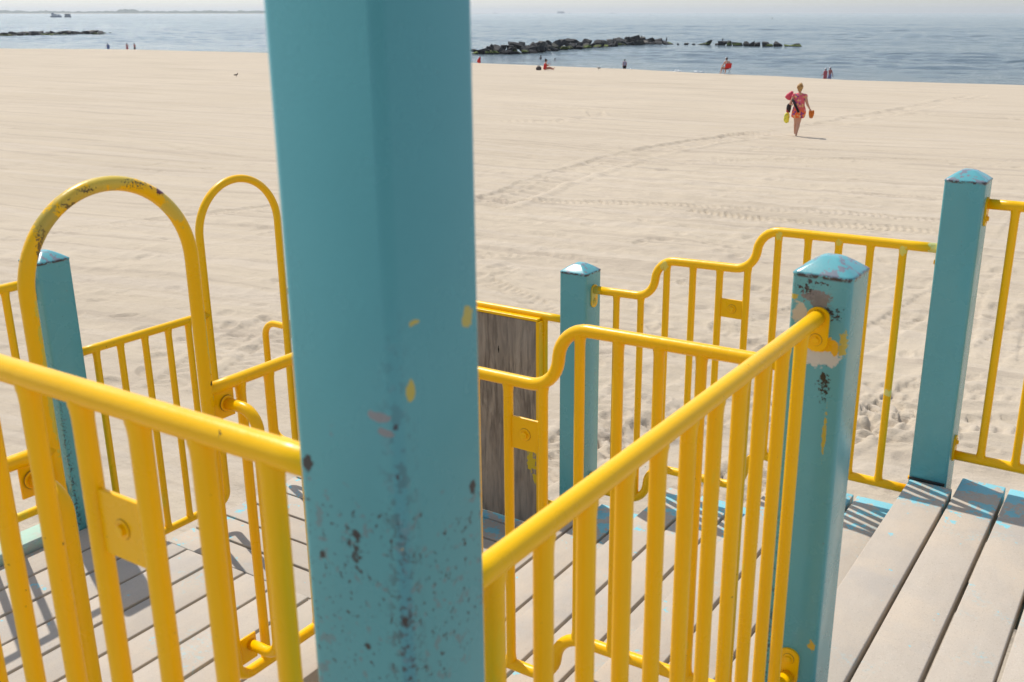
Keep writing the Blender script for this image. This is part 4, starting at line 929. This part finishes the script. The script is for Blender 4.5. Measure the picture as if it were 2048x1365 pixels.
# people by the water
def simple(px, d, rz, label, J, skin, top=None, bottom=None, hr=HAIRB, hat=None, bulk=1.0, top_kw={}, bot_kw={}):
    x_, y_, z_ = placep(px, d); t = person((x_, y_, z_), rz, label, J, skin, .016, bulk)
    if hr: hair(t, J['head'], hr, 1.0, 1.0)
    if top: shirt(t, J, top, **top_kw)
    if bottom: shorts(t, J, bottom, **bot_kw)
    if hat: cap_hat(t, J['head'], hat)
    return t
simple(217, 196, R(60), 'person wrapped in blue, leftmost of the three at the far left shore', STAND, SKIN2, BLUE, BLUE, bulk=1.1, top_kw=dict(w=.24, hem=.72))
simple(255, 196, R(75), 'bare-chested person walking, middle one of the three at the far left shore', WALK, SKIN3, None, PINK)
simple(270, 196, R(95), 'bare-chested person in black shorts, rightmost of the three at the far left shore', WALK, SKIN3, None, BLACK, bulk=1.05)
simple(1250, 128, R(40), 'person in a pale mauve shirt and black shorts standing at the shore', STAND, SKIN3, MAUVE, BLACK, bulk=1.12, top_kw=dict(w=.2, hem=.98))
simple(1655, 107, R(65), 'sunburnt person in white hat and pink top, left one of the walking couple', dict(WALK, elL=(-.27, .0, 1.15), wrL=(-.30, .18, 1.05)), SKIN3, PINK, PINK, HAIRG, WHITE, 1.2, dict(w=.225, hem=.8), dict(w=.2))
simple(1664, 109, R(65), 'person in white hat and lilac shorts, right one of the walking couple', dict(WALK, elR=(.27, -.06, 1.12), wrR=(.32, -.12, .84)), SKIN3, None, LILAC, HAIRG, WHITE, 1.15, {}, dict(w=.2, low=.55))
# bathers: most of the body is under water
for (px, d, dz, lb) in ((1082, 168, -1.16, 'bather in the water up to the waist, left of the two'), (1110, 163, -1.42, 'bather in the water up to the shoulders, right of the two')):
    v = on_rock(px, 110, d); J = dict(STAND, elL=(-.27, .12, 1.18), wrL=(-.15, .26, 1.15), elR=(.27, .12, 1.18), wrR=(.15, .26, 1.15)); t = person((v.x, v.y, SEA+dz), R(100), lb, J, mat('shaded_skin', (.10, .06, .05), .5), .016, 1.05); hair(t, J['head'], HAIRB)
# woman sitting on the sand, legs out to the right
gx, gy = px_ground(1090, 140.3); SIT = dict(pelvis=(0, 0, .12), chest=(0, .04, .44), neck=(0, .06, .60), head=(0, .10, .75), shL=(-.17, .05, .55), elL=(-.20, .20, .34), wrL=(-.08, .34, .42), shR=(.17, .05, .55), elR=(.20, .20, .34), wrR=(.08, .34, .42),
           hpL=(-.09, .04, .11), knL=(-.16, .42, .20), anL=(-.12, .76, .07), toeL=(-.14, .84, .20), hpR=(.09, .04, .11), knR=(.26, .36, .12), anR=(.10, .62, .07), toeR=(.16, .74, .12), face=(.3, 1, 0))
rzs = toward(gx, gy)-R(80)
t = person((gx, gy, hz(gx, gy)), rzs, 'person in a red top sitting on the sand with legs stretched out', SIT, SKIN2, .014, 1.05); hair(t, SIT['head'], HAIRB, 1, 1.15, (.3, 1, 0))
V, F = ellipsoid((0, .04, .89), (.05, .05, .05)); obj('hair', V, F, HAIRB, t, world=False)
mb = MB(); mb.add(*loft([(0, 0, .05, .19, .16), (0, 0, .14, .185, .155), (0, .02, .30, .165, .14), (0, .04, .42, .175, .14), (0, .05, .53, .15, .11)], 22)); remesh('swimsuit', mb, .014, RED, t, 3)
bx, by = px_ground(1077.5, 140.3); t = empty('beach_bag', (bx, by, hz(bx, by)), .5, 'dark rounded beach bag lying beside the sitting person in red', 'bag')
V, F = ellipsoid((0, 0, .11), (.24, .17, .20), sub=3); V = [v+v.normalized()*mnoise.noise(v*7)*.03 for v in V]; obj('bag_body', V, F, mat('dark_bag', (.05, .035, .03), .7), t, world=False)
obj('strap', *tube([(-.12, 0, .27), (-.08, .02, .34), (.06, 0, .35), (.12, 0, .27)], .012, 8), BLACK, t, world=False)
# man in a red folding chair, seen from behind, turned left
gx, gy = px_ground(1453, 148.5); rzc = toward(gx, gy)+R(28); hzc = hz(gx, gy)
CH = dict(pelvis=(0, 0, .50), chest=(-.02, -.04, .84), neck=(-.03, 0, 1.01), head=(-.04, .05, 1.17), shL=(-.21, -.02, .94), elL=(-.33, .06, .68), wrL=(-.30, .30, .62), shR=(.19, -.02, .94), elR=(.28, .06, .68), wrR=(.26, .30, .62),
          hpL=(-.10, .05, .46), knL=(-.20, .46, .50), anL=(-.24, .52, .09), toeL=(-.26, .68, .03), hpR=(.10, .05, .46), knR=(.16, .46, .50), anR=(.16, .52, .09), toeR=(.17, .68, .03), face=(-.2, 1, 0))
t = person((gx, gy, hzc), rzc, 'bare-backed person in a white cap sitting in a red folding chair', CH, SKIN, .015, 1.2); hair(t, CH['head'], HAIRB, 1, 1, (-.2, 1, 0))
V, F = loft([(-.04, .05, 1.21, .098, .105), (-.04, .05, 1.26, .09, .095), (-.04, .05, 1.295, .05, .05), (-.04, .05, 1.30, .004, .004)], 20); obj('hat', V, F, WHITE, t, world=False)
mb = MB(); mb.add(*loft([(0, 0, .40, .19, .15), (0, 0, .56, .18, .14)], 20)); 
for sx in (-1, 1): mb.add(*tube([(sx*.09, .04, .46), (sx*.15, .34, .49)], .10, 14, [.115, .10]))
remesh('shorts', mb, .015, BLACK, t, 3)
t = empty('folding_chair', (gx, gy, hzc), rzc, 'red folding beach chair with metal frame, facing the water', 'chair')
V, F = rbox(0, 0, 0, .54, .018, .40, .006); M_ = Matrix.Rotation(R(12), 3, 'X'); obj('backrest', [tuple(M_ @ Vector(v)+Vector((.03, -.20, .64))) for v in V], F, RED, t, world=False)
V, F = rbox(0, .05, .38, .50, .44, .02, .006); obj('seat', V, F, RED, t, world=False)
for sx in (-1, 1):
    obj('leg', *tube([(sx*.28, -.24, .02), (sx*.28, .28, .40), (sx*.28, .30, .56)], .014, 10), STEEL, t, world=False)
    obj('leg', *tube([(sx*.28, .26, .02), (sx*.28, -.12, .38), (sx*.28+.03, -.25, .86)], .014, 10), STEEL, t, world=False)
    V, F = rbox(sx*.30, .05, .575, .05, .46, .02, .006); obj('armrest', V, F, STEEL, t, world=False)
obj('frame', *tube([(-.25, -.25, .86), (.31, -.25, .86)], .014, 10), STEEL, t, world=False)
# red flag on a thin pole
v = on_rock(961, 110, 116); z_ = hz(v.x, v.y); t = empty('flag', (v.x, v.y, z_), 0, 'red flag hanging limp on a thin pole at the water edge', 'flag')
ht = ZC-(107-25)/2137*116-z_
obj('pole', *tube([(0, 0, -.3), (0, 0, ht)], .025, 10), mat('grey_pole', (.15, .15, .15), .5), t, world=False)
dirv = Vector((-math.cos(YAW), -math.sin(YAW), 0)); V = []; F = []; nz = 14; nx = 10
zt = ht-(111-107)/2137*116; zb = ht-(124.5-107)/2137*116
for i in range(nz):
    f_ = i/(nz-1); zz = zt+(zb-zt)*f_; wd = (.10+.30*math.sin(min(1, f_*1.25)*math.pi*.62))*(1-.45*max(0, f_-.7)/.3)
    for j in range(nx): q = j/(nx-1); V.append(dirv*(q*wd)+Vector((-dirv.y, dirv.x, 0))*(.07*math.sin(q*9+f_*2)*(q+.2))+Vector((0, 0, zz)))
for i in range(nz-1):
    for j in range(nx-1): F.append((i*nx+j, i*nx+j+1, (i+1)*nx+j+1, (i+1)*nx+j))
o = obj('flag_cloth', V, F, RED, t, world=False); sm = o.modifiers.new('t', 'SOLIDIFY'); sm.thickness = .012

# ------------------------------------------------------------------ boats, ships, buoys
def seapt(px, D): v = on_rock(px, 60, D); return Vector((v.x, v.y, SEA))
def lbox(name, c, s, m, t, bev=.02): V, F = rbox(*c, *s, bev=bev); return obj(name, V, F, m, t, False, world=False)
def hull(L, B, H, m, t, sheer=.3):
    V = []; F = []; n = 12
    for i in range(n+1):
        f_ = i/n; x_ = (f_-.5)*L; w_ = B/2*(1-abs(2*f_-1)**5*.15 if f_ < .55 else max(.02, 1-((f_-.55)/.45)**2.2)); top = H*(1+sheer*max(0, (f_-.5)*2)**2)
        V += [(x_, -w_, top), (x_, -w_*.75, -.6), (x_, w_*.75, -.6), (x_, w_, top)]
    for i in range(n):
        for k in range(4): F.append((i*4+k, i*4+(k+1) % 4, (i+1)*4+(k+1) % 4, (i+1)*4+k))
    F += [(3, 2, 1, 0), (n*4, n*4+1, n*4+2, n*4+3)]; return obj('hull', V, F, m, t, False, world=False)
BOATB = mat('boat_blue', (.16, .21, .30), .5); BOATW = mat('boat_white', (.62, .64, .66), .5); BOATD = mat('boat_dark', (.09, .11, .14), .6); BOATS = mat('boat_steel', (.24, .28, .33), .5); WIN = mat('boat_window', (.03, .04, .05), .2)
AC = YAW
D = 1650; p = seapt(116, D); t = empty('fishing_boat', p, AC+R(0), 'blue and white fishing boat with tall rig near the far left shore', 'boat')
hull(17, 5, 1.9, BOATB, t); lbox('cabin', (-1.5, 0, 3.3), (5.5, 3.8, 3.0), BOATW, t); lbox('wheelhouse', (-4.6, 0, 4.0), (2.6, 3.4, 4.4), BOATB, t); lbox('window', (-1.5, -1.93, 3.7), (4.4, .06, .8), WIN, t); lbox('window', (-4.6, -1.73, 5.2), (2.0, .06, .7), WIN, t)
for x_, h_ in ((-6.5, 8.4), (-3.6, 9.2), (3.8, 7.2)): obj('mast', *tube([(x_, 0, 1.5), (x_, 0, h_)], .16, 8), BOATW, t, world=False)
for a_, b_ in (((-3.6, 0, 8.8), (-8, 0, 5)), ((-3.6, 0, 8.5), (1.5, 0, 4.9)), ((3.8, 0, 6.9), (7.4, 0, 2.6)), ((-6.5, 0, 8), (-8, 0, 2))): obj('boom', *tube([a_, b_], .12, 6), BOATW, t, world=False)
lbox('deck_gear', (4.2, 0, 2.9), (3.0, 2.6, 2.2), BOATW, t)
D = 1650; p = seapt(139.5, D); t = empty('work_barge', p, AC+R(0), 'boxy grey work barge just right of the fishing boat', 'boat')
hull(10, 4.5, 1.3, BOATD, t, .1); lbox('deckhouse', (-.2, 0, 3.0), (7.4, 3.8, 3.4), BOATS, t); lbox('roof', (-.2, 0, 4.85), (8.2, 4.4, .3), BOATW, t); lbox('window', (-.2, -1.93, 3.6), (6.2, .06, 1.0), WIN, t); obj('mast', *tube([(-3.5, 0, 4.9), (-3.5, 0, 6.6)], .12, 8), BOATW, t, world=False)
SHIP = mat('ship_hull', (.12, .16, .22), .6); SHIPC = mat('ship_containers', (.20, .22, .24), .7)
def ship(px, D, L, H, label, kind):
    p = seapt(px, D); t = empty('ship', p, AC+R(4), label, 'ship', 'ships far out on the horizon'); hull(L, L*.16, H*.35, SHIP, t, .15)
    if kind == 'c':
        for k in range(9): lbox('container_stack', (-L*.30+k*L*.078, 0, H*(.35+.16)), (L*.07, L*.13, H*.32*(1-.25*((k*7) % 3)/3)), SHIPC, t, .1)
        lbox('bridge', (-L*.40, 0, H*.62), (L*.07, L*.14, H*.6), BOATW, t, .1); obj('funnel', *tube([(-L*.46, 0, H*.35), (-L*.46, 0, H*.85)], L*.02, 12), SHIP, t, world=False)
    else:
        lbox('bridge', (-L*.28, 0, H*.55), (L*.16, L*.12, H*.45), BOATW, t, .1); obj('mast', *tube([(-L*.28, 0, H*.7), (-L*.28, 0, H*1.1)], L*.012, 8), SHIP, t, world=False); obj('mast', *tube([(L*.2, 0, H*.3), (L*.2, 0, H*.8)], L*.012, 8), SHIP, t, world=False)
ship(1122, 9000, 64, 24, 'large loaded container ship, biggest ship on the horizon', 'c')
ship(990, 8500, 16, 13, 'tiny ship on the horizon just right of the thick post', 's')
ship(1139, 9000, 18, 6, 'tiny low ship just right of the container ship', 's')
ship(1224, 9000, 24, 9, 'small ship on the horizon right of the container ship', 's')
ship(1392, 9000, 10, 8, 'speck-like ship on the horizon above the outer jetty', 's')
def buoy(px, py, h_, m, label):
    D = 7.0*2137/(py-25); p = seapt(px, D); t = empty('buoy', p, 0, label, 'buoy', 'buoys far out on the sea'); k = h_
    obj('float', *tube([(0, 0, -.2*k), (0, 0, .25*k), (0, 0, .3*k)], .3*k, 14, [.28*k, .28*k, .1*k]), m, t, world=False); obj('mast', *tube([(0, 0, .25*k), (0, 0, k)], .10*k, 8, [.16*k, .12*k]), m, t, world=False)
buoy(1543, 37.5, 1.9, BLACK, 'dark buoy on the open water, rightmost of the two')
buoy(1298.5, 30, 2.6, BLACK, 'tiny dark buoy near the horizon, left one of the two')
# headland with its wood
def land(name, x0, x1, D, prof, m, base, depth, label, cat, kind, seed, jit):
    random.seed(seed); V = []; F = []; n = 260; rows = 5
    for i in range(n+1):
        px = x0+(x1-x0)*i/n; top = np.interp(px, [q[0] for q in prof], [q[1] for q in prof]); h_ = max(.4, (base-top)*D/2137)
        for k in range(rows):
            f_ = k/(rows-1); v = on_rock(px, 60, D+depth*(f_)+0); hh_ = h_*[.0, .75, 1.0, .8, .0][k]*(1+random.uniform(-jit, jit)); V.append((v.x, v.y, SEA+(0 if k in (0, rows-1) else hh_)))
    for i in range(n):
        for k in range(rows-1): F.append((i*rows+k, i*rows+k+1, (i+1)*rows+k+1, (i+1)*rows+k))
    o = obj(name, V, F, m, smooth=False); tag(o, label, cat, kind=kind); return o
LAND = mat('far_dune', (.34, .31, .24), .9); WOOD = mat('far_wood', (.035, .055, .035), .9)
b = NB(WOOD); b.l(b.mix(b.ramp(b.noise(b.pos, .03, 4, .6), .4, .6), (.03, .05, .03), (.06, .085, .045)), b.p.inputs['Base Color'])
D = 6200; B0 = 25+7.0*2137/D
land('headland', -420, 1000, D, [(-420, B0-1.6), (800, B0-1.4), (1000, B0-.3)], LAND, B0, 200, 'low sandy headland along the horizon at the left', 'headland', 'structure', 2, .1)
land('far_wood', -420, 860, D+60, [(-420, 20.5), (0, 21), (20, 21.3), (60, 22.4), (100, 21.6), (150, 22.6), (170, 22.8), (236, 22.3), (241, 19.2), (250, 18.2), (262, 18.2), (275, 19.4), (281, 22), (330, 22.4), (400, 21.9), (430, 21), (450, 22), (528, 21.6), (700, 23), (860, 25.5)], WOOD, B0, 160, 'dark line of distant trees on the headland', 'trees', 'stuff', 4, .22)
# ------------------------------------------------------------------ sea air
HZ = mat('sea_air', (1, 1, 1)); nt_ = HZ.node_tree; nt_.nodes.remove(nt_.nodes['Principled BSDF'])
pv = nt_.nodes.new('ShaderNodeVolumePrincipled'); pv.inputs['Color'].default_value = (.90, .95, 1, 1); pv.inputs['Density'].default_value = .00010; pv.inputs['Anisotropy'].default_value = .3
nt_.links.new(pv.outputs[0], nt_.nodes['Material Output'].inputs['Volume'])
HR = 12000
o = obj('haze', *rbox(0, 0, 14, 2*HR, 2*HR, 60, 0), HZ, smooth=False); tag(o, 'thin pale sea haze over the whole beach', 'haze', kind='stuff')
